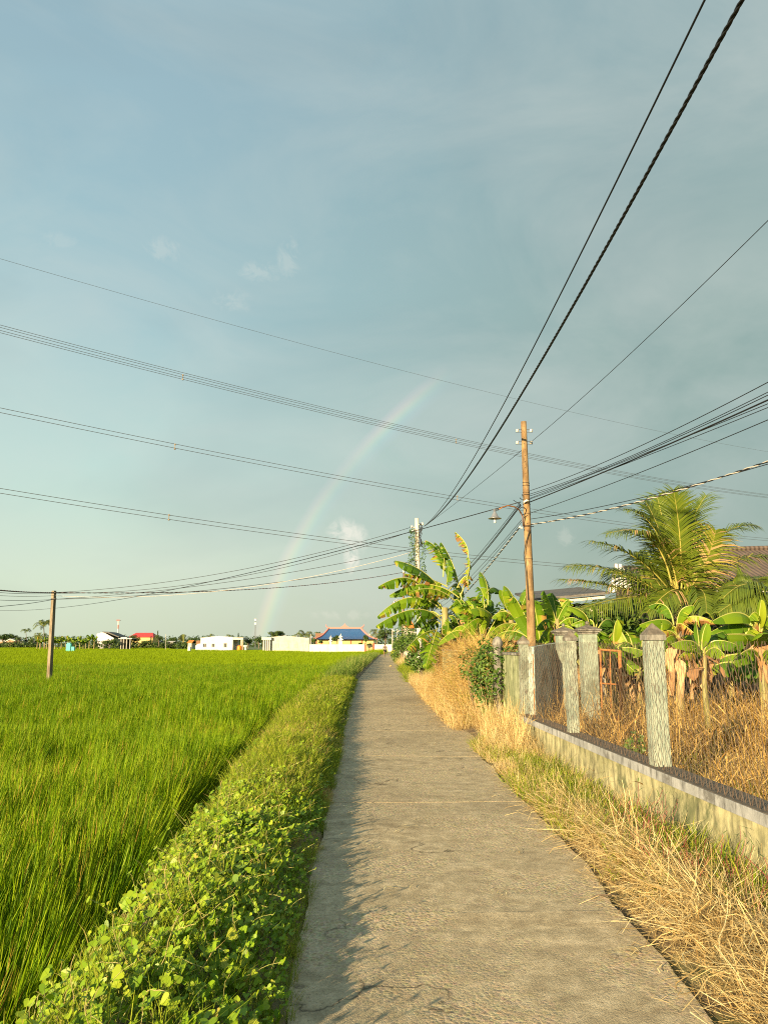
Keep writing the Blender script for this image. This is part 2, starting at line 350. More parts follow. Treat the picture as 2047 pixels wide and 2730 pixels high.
for a0, a1 in zip(joints[:-1], joints[1:]):
    n = max(2, int((a1-a0)/(.12 if a1 < 22 else 1.1))); nxp = 14 if a1 < 22 else 4
    grid = []
    for i in range(n+1):
        y = a0 + .008 + (a1-a0-.016)*i/n
        l = XL(y) + .05*noise.noise(Vector((0, y*1.1, 5))) + .02*noise.noise(Vector((0, y*6, 5)))
        r_ = XR(y) + .05*noise.noise(Vector((3, y*1.1, 5))) + .02*noise.noise(Vector((3, y*6, 5)))
        if 12.2 < y < 15.5: r_ += .42*math.sin(math.pi*(y-12.2)/3.3)**.6          # widened apron at the gate
        row = []
        for j in range(nxp+1):
            x = l + (r_-l)*j/nxp
            jy = .012*noise.noise(Vector((x*5, a0 if i == 0 else a1, 9))) + .05*noise.noise(Vector((x*1.2, a0 if i == 0 else a1, 2))) if i in (0, n) and a1 < 22 else 0
            jy *= 1
            z = .02 + .008*noise.noise(Vector((x*.9, y*.9, 1))) + .003*noise.noise(Vector((x*6, y*6, 1)))
            z += .009*max(0, i-n+2)/2 if a1 < 6 else 0      # far ends of the nearest slabs raised so the lip shades the joint
            row.append((x, y+jy, z))
        grid.append(row)
    k = nxp+1; vs = [p_ for r2 in grid for p_ in r2]
    fs = [(i*k+j, i*k+j+1, (i+1)*k+j+1, (i+1)*k+j) for i in range(n) for j in range(nxp)]
    o0 = len(vs); bound = [j for j in range(k)] + [i*k+nxp for i in range(1, n+1)] + [n*k+j for j in range(nxp-1, -1, -1)] + [i*k for i in range(n-1, 0, -1)]
    vs += [(vs[q][0], vs[q][1], -.06) for q in bound]; nb = len(bound)
    fs += [(bound[(q+1) % nb], bound[q], o0+q, o0+(q+1) % nb) for q in range(nb)]
    b.add(vs, fs)
tag(b.build('footpath', M['path'], smooth=False), None, None, kind='structure')
# ------------------------------------------------------------------ scatter: one object, geometry nodes place its own tufts
def scatter(name, variants, pts, rot, scl, vid, mats, label, cat):
    V = []; Fc = []; mi = []; tone = []; ids = []
    for k, b in enumerate(variants):
        o = len(V); V += b.v; Fc += [tuple(i+o for i in f) for f in b.f]; mi += b.m; tone += b.t; ids += [k]*len(b.v)
    n0 = len(V); V = np.array(V, dtype=np.float32); pts = np.asarray(pts, dtype=np.float32)
    allv = np.vstack([V, pts])
    me = bpy.data.meshes.new(name); me.from_pydata(allv.tolist(), [], Fc)
    for m in mats: me.materials.append(m)
    me.polygons.foreach_set('material_index', mi)
    me.attributes.new('tone', 'FLOAT', 'POINT').data.foreach_set('value', tone + [0.5]*len(pts))
    me.attributes.new('vid', 'INT', 'POINT').data.foreach_set('value', ids + [100+int(q) for q in vid])
    rr = np.zeros((len(allv), 3), np.float32); rr[n0:] = rot
    me.attributes.new('rot', 'FLOAT_VECTOR', 'POINT').data.foreach_set('vector', rr.ravel())
    ss = np.ones(len(allv), np.float32); ss[n0:] = scl
    me.attributes.new('scl', 'FLOAT', 'POINT').data.foreach_set('value', ss)
    o = bpy.data.objects.new(name, me); col.objects.link(o)
    ng = bpy.data.node_groups.new(name, 'GeometryNodeTree')
    ng.interface.new_socket('Geometry', in_out='INPUT', socket_type='NodeSocketGeometry')
    ng.interface.new_socket('Geometry', in_out='OUTPUT', socket_type='NodeSocketGeometry')
    gi = ng.nodes.new('NodeGroupInput'); go = ng.nodes.new('NodeGroupOutput'); jn = ng.nodes.new('GeometryNodeJoinGeometry')
    def attr(nm, dt):
        n = ng.nodes.new('GeometryNodeInputNamedAttribute'); n.data_type = dt; n.inputs['Name'].default_value = nm; return n.outputs[0]
    av, ar, as_ = attr('vid', 'INT'), attr('rot', 'FLOAT_VECTOR'), attr('scl', 'FLOAT')
    def sep(val):
        c = ng.nodes.new('FunctionNodeCompare'); c.data_type = 'INT'; c.operation = 'EQUAL'
        ng.links.new(av, c.inputs[2]); c.inputs[3].default_value = val
        s = ng.nodes.new('GeometryNodeSeparateGeometry'); s.domain = 'POINT'
        ng.links.new(gi.outputs[0], s.inputs[0]); ng.links.new(c.outputs[0], s.inputs[1]); return s.outputs[0]
    for k in range(len(variants)):
        mp_ = ng.nodes.new('GeometryNodeMeshToPoints'); ng.links.new(sep(100+k), mp_.inputs[0])
        ip = ng.nodes.new('GeometryNodeInstanceOnPoints')
        ng.links.new(mp_.outputs[0], ip.inputs['Points']); ng.links.new(sep(k), ip.inputs['Instance'])
        ng.links.new(ar, ip.inputs['Rotation']); ng.links.new(as_, ip.inputs['Scale'])
        ng.links.new(ip.outputs[0], jn.inputs[0])
    ng.links.new(jn.outputs[0], go.inputs[0])
    o.modifiers.new('scatter', 'NODES').node_group = ng
    return tag(o, label, cat, kind='stuff')
def blade(b, base, az, length, width, lean, curl, seg=3, tone=.5, mat=0, twist=0, fold=False):
    # a tapering blade: lean = start angle from vertical, curl = extra bend towards the tip
    p = Vector(base); h = Vector((math.cos(az), math.sin(az), 0)); sd = Vector((-math.sin(az+twist), math.cos(az+twist), 0))
    vs = []; st = length/seg
    for i in range(seg):
        k = i/seg; wd = width*(1 - .25*k) if i else width*.6
        vs += [p - sd*wd/2, p + sd*wd/2]
        a = lean + curl*((i+.5)/seg)**1.3
        p = p + (h*math.sin(a) + Vector((0, 0, 1))*math.cos(a))*st
    vs.append(p)
    fs = [(2*i, 2*i+1, 2*i+3, 2*i+2) for i in range(seg-1)] + [(2*seg-2, 2*seg-1, 2*seg)]
    b.add(vs, fs, mat, tone)
def U(a, b_): return rnd.uniform(a, b_)
def stalk(b, base, az, length, width, lean, curl, seg=4, tone=.5, mat=0, kink=.35):
    # a dry stalk: like blade, but it wanders sideways and may be snapped over at one point
    p = Vector(base); vs = []; st = length/seg; a = lean; kp = rnd.randrange(1, seg) if rnd.random() < kink else -1
    for i in range(seg+1):
        h = Vector((math.cos(az), math.sin(az), 0)); sd = Vector((-h.y, h.x, 0)); tw = rnd.uniform(-.6, .6); sd = sd*math.cos(tw) + Vector((0, 0, math.sin(tw)))
        wd = width*(1-.6*i/seg); vs += [p-sd*wd/2, p+sd*wd/2]
        a += curl/seg; az += rnd.gauss(0, .16)
        if i == kp: a += rnd.uniform(.5, 1.3); az += rnd.uniform(-1, 1)
        a2 = min(a, 1.72) if p.z > .02 else min(a, 1.5)
        p = p + (h*math.sin(a2) + Vector((0, 0, 1))*math.cos(a2))*st*rnd.uniform(.8, 1.2)
    b.add(vs, [(2*i, 2*i+1, 2*i+3, 2*i+2) for i in range(seg)], mat, tone)
def tuft(n, rad, l0, l1, w, lean0, lean1, curl0, curl1, az0=0, azs=math.pi, seg=3, t0=.1, t1=.9, mat=0, special=0, zj=0):
    b = MB()
    for _ in range(n):
        q = U(0, 2*math.pi); r_ = rad*math.sqrt(rnd.random())
        tn = U(t0, t1)
        if special and rnd.random() < special: tn = 1.0
        blade(b, (r_*math.cos(q), r_*math.sin(q), U(-zj, zj)), az0 + U(-azs, azs), U(l0, l1), w*U(.7, 1.3), U(lean0, lean1), U(curl0, curl1), seg, tn, mat, U(-.9, .9))
    return b
def pts_in(x0f, x1f, y0, y1, dens, cond=None):
    # random points between two x(y) borders
    res = []; n = 40
    for i in range(n):
        a = y0 + (y1-y0)*i/n; c_ = y0 + (y1-y0)*(i+1)/n; ym = (a+c_)/2
        x0, x1 = x0f(ym), x1f(ym)
        if x1 <= x0: continue
        k = (x1-x0)*(c_-a)*dens; k = int(k) + (rnd.random() < k % 1)
        for _ in range(k):
            x = U(x0, x1); y = U(a, c_)
            if cond is None or cond(x, y): res.append((x, y))
    return res
def RZ(n, tilt=.12, full=True, az=0, azs=.6):
    r_ = np.zeros((n, 3), np.float32); r_[:, 0] = rng.normal(0, tilt, n); r_[:, 1] = rng.normal(0, tilt, n)
    r_[:, 2] = rng.uniform(0, 2*math.pi, n) if full else az + rng.uniform(-azs, azs, n); return r_
# ------------------------------------------------------------------ rice paddy
def left(y): return -(.53*y + 2.5)
def bund(x, y): return not (110.5 < y < 113.2) and not (171 < y < 174 and x < 4) and not (258 < y < 261)
rv = [tuft(26, .075, .66, .92, .0085, .01, .27, .04, .40, 0.2, 1.6, 4, .05, .95, 0, .02) for _ in range(7)]
ra = pts_in(left, lambda y: XB(y)-.40-.25*sm(5, 9, y), 1.0, 16, 46)
rb = pts_in(left, lambda y: XB(y)-.65+.25*sm(30, 40, y), 16, 62, 22)
rvb = [tuft(20, .13, .66, .92, .013, .01, .20, .04, .36, .2, 1.2, 3, .05, .95, 0, .012) for _ in range(5)]
pts = [(x, y, FZ-.02) for x, y in ra+rb]
vid = [rnd.randrange(7) for _ in ra] + [7+rnd.randrange(5) for _ in rb]
rot = RZ(len(pts), .085, False, 0, .7)
# tufts on the open edge of the paddy flop out over the ditch
scl = np.array([(.92+.16*noise.noise(Vector((x*.5, y*.5, 0))))*U(.86, 1.1) for x, y, z in pts])
for i, (x, y, z) in enumerate(pts):
    d = XB(y)-.40-.25*sm(5, 9, y)-x
    if d < .3: rot[i, 1] += U(.0, .30)*(1-d/.3)
    pts[i] = (x, y, zg(x, y)-.02)
scatter('rice_field', rv+rvb, pts, rot, scl, vid, [M['rice']], 'dense bright green rice plants filling the flooded paddy left of the path', 'rice')
def patch(n, wx, wy, w, seg=2):
    b = MB()
    for _ in range(n):
        blade(b, (U(-wx/2, wx/2), U(-wy/2, wy/2), 0), .2+U(-1.3, 1.3), U(.66, .92), w*U(.7, 1.3), U(.02, .25), U(.1, .55), seg, U(.2, .8), 0, U(-.9, .9))
    return b
pv = [patch(190, 3.0, 1.6, .03) for _ in range(4)] + [patch(240, 7, 4, .085) for _ in range(4)]
def rightfar(y): return XB(y)-.3 if y < 118 else (XL(y)-.2 if y < 151 else 9.0)
pc = [q for q in pts_in(left, lambda y: XB(y)-.8, 62, 150, .33) if bund(*q)]
pd = [q for q in pts_in(left, lambda y: 1.0 if y < 178 else -22 if y < 225 else -48 if y < 262 else -.28*y, 150, 425, .055) if bund(*q)]
pd2 = [q for q in pts_in(lambda y: XL(y)-4, lambda y: XL(y)-.5, 118, 152, .4)]
pts = [(x, y, zg(x, y)-.03) for x, y in pc+pd2] + [(x, y, FZ-.03) for x, y in pd]
vid = [rnd.randrange(4) for _ in pc+pd2] + [4+rnd.randrange(4) for _ in pd]
scl = np.array([1+.14*noise.noise(Vector((x*.05, y*.12, 0)))+U(-.05, .05) for x, y, z in pts])
scatter('distant_rice_field', pv, pts, RZ(len(pts), .0, False, 0, .25), scl, vid, [M['ricefar']], 'far smooth yellow-green sheet of rice reaching to the white houses', 'rice')
# ------------------------------------------------------------------ bank between path and paddy
def heart(b, c, n, dirv, r, tone):
    n = n.normalized(); t = (dirv - n*dirv.dot(n)).normalized(); s = n.cross(t); vs = []; fold = r*.22
    prof = [(-.10, 0), (-.42, .34), (-.40, .72), (-.05, .98), (.40, .80), (.82, .40), (1.15, 0)]
    mid = [c + t*(-.10*r), c + t*(.35*r), c + t*(1.15*r)]
    for sg in (1, -1):
        pts_ = [c + t*(a*r) + s*(sg*bb*r) + n*(fold*bb) for a, bb in prof]
        pts_ = [mid[0]] + pts_[1:-1] + [mid[2], mid[1]]
        b.add(pts_, [tuple(range(len(pts_))) if sg > 0 else tuple(reversed(range(len(pts_))))], 0, tone)
def creeper(nl, rad, zt):
    b = MB()
    for _ in range(nl):
        q = U(0, 6.28); r_ = rad*math.sqrt(rnd.random()); z = zt*U(.25, 1)
        c = Vector((r_*math.cos(q), r_*math.sin(q), z))
        nrm = Vector((-.35+U(-.55, .55), -.45+U(-.55, .55), .65+U(-.2, .3)))
        heart(b, c, nrm, Vector((U(-1, 1), U(-1, 1), U(-.9, .1))), (U(.011, .026) if rnd.random() > .1 else U(.028, .035)), U(.15, .9) if rnd.random() > .03 else 1.0)
        if rnd.random() < .5:
            a = c + Vector((U(-.04, .04), U(-.04, .04), -U(.05, .12))); b.tube([c, (c+a)/2+Vector((0, 0, .01)), a], .0012, 3, 1, U(0, 1), False)
    if rnd.random() < .45:                                          # a runner with its tip in the air
        p = Vector((U(-.05, .05), U(-.05, .05), zt*.7)); d = Vector((U(-1, 1), U(-1, 1), U(.5, 1.3))).normalized(); pp = [p.copy()]
        for k in range(8):
            p = p + d*.03; d = (d + Vector((U(-.3, .3), U(-.3, .3), U(-.3, .12)))).normalized(); pp.append(p.copy())
            if k % 2: heart(b, p.copy(), Vector((U(-.6, .3), U(-.7, .3), .6)), Vector((U(-1, 1), U(-1, 1), -.4)), U(.008, .017), U(.5, .9))
        b.tube(pp, .0016, 4, 1, U(.3, 1), False)
    return b
cv = [creeper(15, .13, .135) for _ in range(12)]
def creep_w(x, y):
    near = 1-sm(7.5, 11.5, y); return rnd.random() < max(near, .26*(1-sm(11, 18, y)) + .5*sm(16.5, 18.5, y)*(1-sm(27, 31, y)))*(.75+.5*noise.noise(Vector((x*2, y*1.2, 7))))
cp_ = [q for q in pts_in(lambda y: XB(y)-.05, lambda y: XL(y)-.06, 2.2, 31, 165) if creep_w(*q)]
pts = [(x, y, zg(x, y)-.02 + .03*noise.noise(Vector((x*5, y*5, 0)))) for x, y in cp_]
n = len(pts)
scatter('creeper', cv, pts, RZ(n, .15, False, 0, .8), rng.uniform(.75, 1.2, n)*np.array([min(1.0, .55+.45*(XL(y)-x)/.3) for x, y, z in pts]), rng.integers(0, 12, n), [M['creeper'], M['stem']], 'round-leaved bright green creeper sprawling over the bank beside the footpath', 'creeper')
gv = [tuft(26, .06, .10, .24, .004, .05, .7, .3, 1.2, 0, math.pi, 3, .1, .8, 0, .05) for _ in range(6)]
gd = [tuft(24, .07, .08, .2, .004, .2, 1.1, .3, 1.2, 0, math.pi, 3, .9, 1.0) for _ in range(3)]
gw = [tuft(16, .10, .12, .26, .008, .05, .7, .3, 1.2, 0, math.pi, 3, .1, .8, 0, .05) for _ in range(4)]
ga = pts_in(lambda y: XB(y)-.15, lambda y: XL(y)+.02, 2.0, 16, 190, lambda x, y: rnd.random() < .40 + .60*sm(5.5, 8.5, y))
gb = pts_in(lambda y: XB(y)-.15, lambda y: XL(y)+.06, 16, 36, 80)
gc = pts_in(lambda y: XL(y)-.14, lambda y: XL(y)+.035, 1.5, 14, 240)
def dry(x, y):
    return (noise.noise(Vector((x*1.1, y*.7, 11))) > .42) or (12.0 < y < 13.4 and rnd.random() < .75)
pts = []; vid = []; scl = []
for x, y in ga+gb+gc:
    d_ = dry(x, y); edge = min(1, max(.5, (XL(y)-x)/.25))
    pts.append((x, y, zg(x, y)-.015)); vid.append(6+rnd.randrange(3) if d_ else (rnd.randrange(6) if y < 16 else 9+rnd.randrange(4)))
    scl.append(U(.7, 1.25)*edge*(1.25 if 8 < y < 32 else 1.0))
scatter('bank_grass', gv+gd+gw, pts, RZ(len(pts), .12), np.array(scl), vid, [M['grass']], 'short green and tawny grass on the bank between rice and path', 'grass')
# tall coarse grass further along the bank
tv = [tuft(22, .16, .7, 1.25, .016, .03, .45, .3, 1.1, .3, math.pi, 4, .1, .9, 0, .03) for _ in range(6)]
ta = pts_in(lambda y: XB(y)-.25, lambda y: XL(y)-.22, 33.5, 128, 11)
pts = [(x, y, zg(x, y)-.03) for x, y in ta]; n = len(pts)
scl = np.array([U(.55, 1.0)*(.85+.4*noise.noise(Vector((x*.7, y*.25, 4))))*(1-.45*sm(70, 120, y)) for x, y in ta])
scatter('tall_grass', tv, pts, RZ(n, .1), scl, rng.integers(0, 6, n), [M['reed']], 'clumps of tall coarse green grass along the far left edge of the path', 'grass')
# ------------------------------------------------------------------ dry grass on the right
WA = G(2047, 2175, .5); WB = G(1412, 1918, .5)                        # the low wall's coping line
def XW(y): return float(np.interp(y, [-2, WA.y, WB.y, 30], [WA.x-(WA.x-WB.x)/(WA.y-WB.y)*(WA.y+2), WA.x, WB.x, WB.x-.1]))
lie = []
for _ in range(8):                                                    # trampled straw lying towards the path
    b = MB()
    for k in range(20):
        az = math.pi*1.12 + rnd.gauss(0, 1.25)
        stalk(b, (U(-.14, .14), U(-.14, .14), U(.0, .12)), az, U(.15, .60), U(.003, .0085), U(.95, 1.6), U(-.3, .5), 4, U(.15, 1), 0, .35)
    for k in range(4): stalk(b, (U(-.14, .14), U(-.14, .14), U(0, .1)), U(0, 6.28), U(.10, .28), U(.008, .014), U(.7, 1.5), U(.2, 1.2), 4, U(0, .6), 0, .5)
    for k in range(10):
        blade(b, (U(-.1, .1), U(-.1, .1), U(0, .05)), U(0, 6.28), U(.08, .25), U(.003, .006), U(.3, 1.5), U(0, .8), 3, U(0, .8), 0, U(-1, 1))
    lie.append(b)
stand = []
for _ in range(8):
    b = MB()
    for k in range(26): stalk(b, (U(-.11, .11), U(-.11, .11), U(-.02, .02)), U(0, 6.28), U(.2, .62), U(.0028, .0055), U(.03, .65), U(.0, .7), 4, U(.05, 1), 0, .3)
    for k in range(9): blade(b, (U(-.11, .11), U(-.11, .11), 0), U(0, 6.28), U(.12, .4), U(.006, .011), U(.2, 1.0), U(.4, 1.5), 4, U(0, .7), 0, U(-1, 1))
    stand.append(b)
tall = [tuft(16, .10, .5, .95, .005, .02, .35, .02, .6, math.pi, math.pi, 4, .3, 1.0) for _ in range(4)]
pts = []; vid = []; scl = []; rot = []
def put(x, y, v, s, dz=0, r=None):
    pts.append((x, y, zg(x, y)+dz)); vid.append(v); scl.append(s); rot.append(r or (rnd.gauss(0, .12), rnd.gauss(0, .12), U(0, 6.28)))
for x, y in pts_in(lambda y: XR(y)+.10+.12*sm(8, 5, y), lambda y: XW(y)-.02, 1.8, 8.2, 145):
    e = (x-XR(y))/max(.3, XW(y)-XR(y)); q = rnd.random(); c_ = noise.noise(Vector((x*1.5, y*1.1, 21)))
    if c_ < -.28 and rnd.random() < .8: continue
    if e < .60:
        if q < .84: put(x, y, rnd.randrange(8), U(.6, 1.1)*(1 if y < 6.6 else .8)*(1-.35*max(0, e-.35)/.25), U(-.03, .06), (rnd.gauss(0, .16), rnd.gauss(0, .16), rnd.gauss(0, .75)))
        else: put(x, y, 8+rnd.randrange(8), U(.3, .55))
    elif q < .16: put(x, y, 8+rnd.randrange(8), U(.3, .6))
    elif q < .24: put(x, y, rnd.randrange(8), U(.4, .8), -.03)
for x, y in pts_in(lambda y: XR(y)+.04, lambda y: XR(y)+.28, 2, 8.2, 120):
    put(x, y, rnd.randrange(8), U(.25, .5), -.03, (rnd.gauss(0, .2), rnd.gauss(0, .2), rnd.gauss(0, .6)))
def gap(y): return 12.4 < y < 14.9
for x, y in pts_in(lambda y: XR(y)+(.04 if not gap(y) else .42), lambda y: XW(y)-.05, 8.2, 15.0, 120):
    e = (x-XR(y))/max(.3, XW(y)-XR(y)); tallz = sm(10.6, 12.0, y)
    if e < .25: put(x, y, (rnd.randrange(8) if rnd.random() < .5 else 8+rnd.randrange(8)), U(.35, .7))
    elif rnd.random() < .30 + .6*tallz: put(x, y, 8+rnd.randrange(8), U(.35, .65) + .75*tallz*e)
    if e > .35 and rnd.random() < .18*tallz: put(x, y, 16+rnd.randrange(4), U(.7, 1.15))
for x, y in pts_in(lambda y: XR(y)+.03, lambda y: XR(y)+.75, 15.0, 34, 75):
    put(x, y, 8+rnd.randrange(8), U(.6, 1.15)); 
for x, y in pts_in(lambda y: XR(y)+.5, lambda y: XR(y)+1.3, 15.0, 34, 22):
    put(x, y, 8+rnd.randrange(8), U(.6, 1.3))
for x, y in pts_in(lambda y: XR(y)+.02, lambda y: XR(y)+1.3, 48, 62, 22):
    if (y-54.5)**2/26 + (x-XR(y)-.7)**2/.6 < 1: put(x, y, rnd.randrange(16), U(.9, 1.5), .15)
for x, y in pts_in(lambda y: XR(y)+.1, lambda y: XR(y)+1.2, 62, 130, 5):
    put(x, y, 8+rnd.randrange(8), U(.6, 1.1))
scatter('dry_grass', lie+stand+tall, pts, np.array(rot, np.float32), np.array(scl), vid, [M['straw']], 'pale golden dry grass lying and standing between the path and the low wall', 'dry grass')
lit = []
for _ in range(5):
    b = MB()
    for k in range(5):
        a = U(0, 6.28); p = Vector((U(-.08, .08), U(-.08, .08), .004)); d = Vector((math.cos(a), math.sin(a), 0)); l = U(.02, .11); s_ = Vector((-d.y, d.x, 0))*U(.001, .004)
        m_ = p+d*l*.5+Vector((U(-.01, .01), U(-.01, .01), U(.0, .008))); e = p+d*l
        b.add([p-s_, p+s_, m_+s_, m_-s_, e], [(0, 1, 2, 3), (3, 2, 4)], 0, U(.1, 1))
    lit.append(b)
lp = [q for q in pts_in(lambda y: XL(y)+.05, lambda y: XR(y)-.02, 2.4, 16, 9) if rnd.random() < .10 + .75*max(0, 1-(XR(q[1])-q[0])/.5) + .35*max(0, 1-(q[0]-XL(q[1]))/.25)]
scatter('straw_litter', lit, [(x, y, .034) for x, y in lp], RZ(len(lp), .02), rng.uniform(.6, 1.3, len(lp)), rng.integers(0, 5, len(lp)), [M['straw']], 'loose bits of straw and chaff scattered on the concrete path', 'straw')
# dry weeds inside the fenced yard
yv = []
for _ in range(8):
    b = MB()
    for k in range(15): stalk(b, (U(-.16, .16), U(-.16, .16), U(-.02, .02)), U(0, 6.28), U(.25, .8), U(.004, .008), U(.03, .8), U(.0, .8), 4, U(.05, 1), 0, .45)
    for k in range(16): blade(b, (U(-.16, .16), U(-.16, .16), U(0, .25)), U(0, 6.28), U(.15, .4), U(.009, .018), U(.3, 1.3), U(.4, 1.6), 4, U(0, 1), 0, U(-1, 1))
    yv.append(b)
gy = [tuft(26, .12, .15, .4, .008, .05, .8, .3, 1.2, 0, math.pi, 3, .2, .8, 1) for _ in range(4)]
pts = []; vid = []; scl = []; rot = []
for x, y in pts_in(lambda y: XW(y)+.32, lambda y: .56*y+2.5, 3.2, 15.2, 26):
    green = noise.noise(Vector((x*.7, y*.6, 31))) > .18 and y < 9.5
    hh = (.55 + .55*sm(6, 11, y))*(1.0+.35*noise.noise(Vector((x*.5, y*.5, 33))))
    if y > 13 and x < 3.6: continue
    if green and rnd.random() < .7 or rnd.random() < .12: put(x, y, 8+rnd.randrange(4), U(.7, 1.4))
    else: put(x, y, rnd.randrange(8), U(.7, 1.2)*hh*1.25)
scatter('yard_weeds', yv+gy, pts, np.array(rot, np.float32), np.array(scl), vid, [M['strawd'], M['grass']], 'rusty brown dry weeds and grass growing inside the mesh-fenced yard', 'weeds')
# dead vines heaped over the garden wall
vv = []
for _ in range(8):
    b = MB()
    for k in range(24):
        p = Vector((U(-.16, .16), U(-.16, .16), U(-.03, .12))); az = U(0, 6.28); tn = U(.1, 1); sd = U(.9, 2.2)
        stalk(b, p, az, U(.22, .75), U(.004, .011), U(.1, 1.5), U(.3, 1.6), 5, tn, 0, .5)
    vv.append(b)
pts = []; vid = []; scl = []; rot = []
for x, y in pts_in(lambda y: XR(y)+.25, lambda y: XW(y)+.6, 14.4, 27, 66):
    if mound(x, y) > .06: put(x, y, rnd.randrange(8), U(.7, 1.25), U(-.03, .05), (rnd.gauss(0, .25), rnd.gauss(0, .25), rnd.gauss(0, .7)))
for _ in range(330):
    y = U(15.0, 24.2); x = XW(y)+U(-.16, .35); pts.append((x, y, 1.16+.22*sm(15.2, 16.6, y)*rnd.random())); vid.append(rnd.randrange(8)); scl.append(U(.8, 1.3)); rot.append((rnd.gauss(0, .3), rnd.gauss(0, .3), rnd.gauss(0, .8)))
for _ in range(260):
    y = U(15.0, 24.2); pts.append((XW(y)-U(.02, .2), y, U(.4, 1.25))); vid.append(rnd.randrange(8)); scl.append(U(.8, 1.3)); rot.append((rnd.gauss(0, .3), rnd.gauss(.5, .3), rnd.gauss(0, .6)))
vv += gy
vid = [q if rnd.random() > .17 else 8+rnd.randrange(4) for q in vid]
scatter('dead_vines', vv, pts, np.array(rot, np.float32), np.array(scl), vid, [M['strawd'], M['grass']], 'straw-coloured dead vines heaped high over the green garden wall', 'dead vines')
# green weeds along the right verge
wv_ = [tuft(30, .10, .08, .26, .007, .1, .9, .3, 1.3, 0, math.pi, 3, .2, .85) for _ in range(5)]
pts = []; vid = []; scl = []; rot = []
for cx_, cy_, sx_, sy_, n in ((1.72, 8.7, .22, .75, 110), (1.52, 12.1, .14, .55, 60), (2.1, 7.3, .3, .9, 90), (2.35, 5.6, .22, .8, 45), (1.95, 9.9, .22, .9, 70), (1.62, 6.9, .12, .4, 20)):
    for _ in range(n):
        x = rnd.gauss(cx_, sx_); y = rnd.gauss(cy_, sy_)
        if XR(y)+.05 < x < XW(y)-.05: put(x, y, rnd.randrange(5), U(.7, 1.25))
for x, y in pts_in(lambda y: XR(y)+.05, lambda y: XR(y)+1.5, 33, 50, 22): put(x, y, rnd.randrange(5), U(1.6, 3.2))
for x, y in pts_in(lambda y: XR(y)+.05, lambda y: XR(y)+1.0, 62, 120, 7): put(x, y, rnd.randrange(5), U(1.4, 3))
for x, y in pts_in(lambda y: XR(y)+.3, lambda y: XR(y)+1.4, 15, 33, 5): put(x, y, rnd.randrange(5), U(1, 2.4))
scatter('verge_weeds', wv_, pts, np.array(rot, np.float32), np.array(scl), vid, [M['grass']], 'fresh green weeds and grass clumps along the right edge of the path', 'weeds')
# reddish stems against the low wall
pv_ = []
for _ in range(3):
    b = MB()
    for k in range(5):
        p = Vector((U(-.06, .06), U(-.06, .06), 0)); d = Vector((U(-.3, .3), U(-.3, .3), 1)).normalized(); pp = [p.copy()]
        for q in range(6):
            p = p + d*U(.05, .09); d = (d+Vector((U(-.3, .3), U(-.3, .3), .1))).normalized(); pp.append(p.copy())
            if q > 1: blade(b, p, U(0, 6.28), U(.05, .12), .008, U(.4, 1.2), .5, 2, U(.3, .7), 1)
        b.tube(pp, [.004*(1-.1*i) for i in range(7)], 4, 0, U(0, 1), False)
    pv_.append(b)
pts = []; vid = []; scl = []; rot = []
for x, y in pts_in(lambda y: XW(y)-.62, lambda y: XW(y)-.08, 4.4, 6.9, 13): put(x, y, rnd.randrange(3), U(.5, 1.0))
scatter('red_stemmed_weeds', pv_, pts, np.array(rot, np.float32), np.array(scl), vid, [M['pinkstem'], M['shrub']], 'reddish-pink stemmed weeds at the foot of the low stained wall', 'weeds')
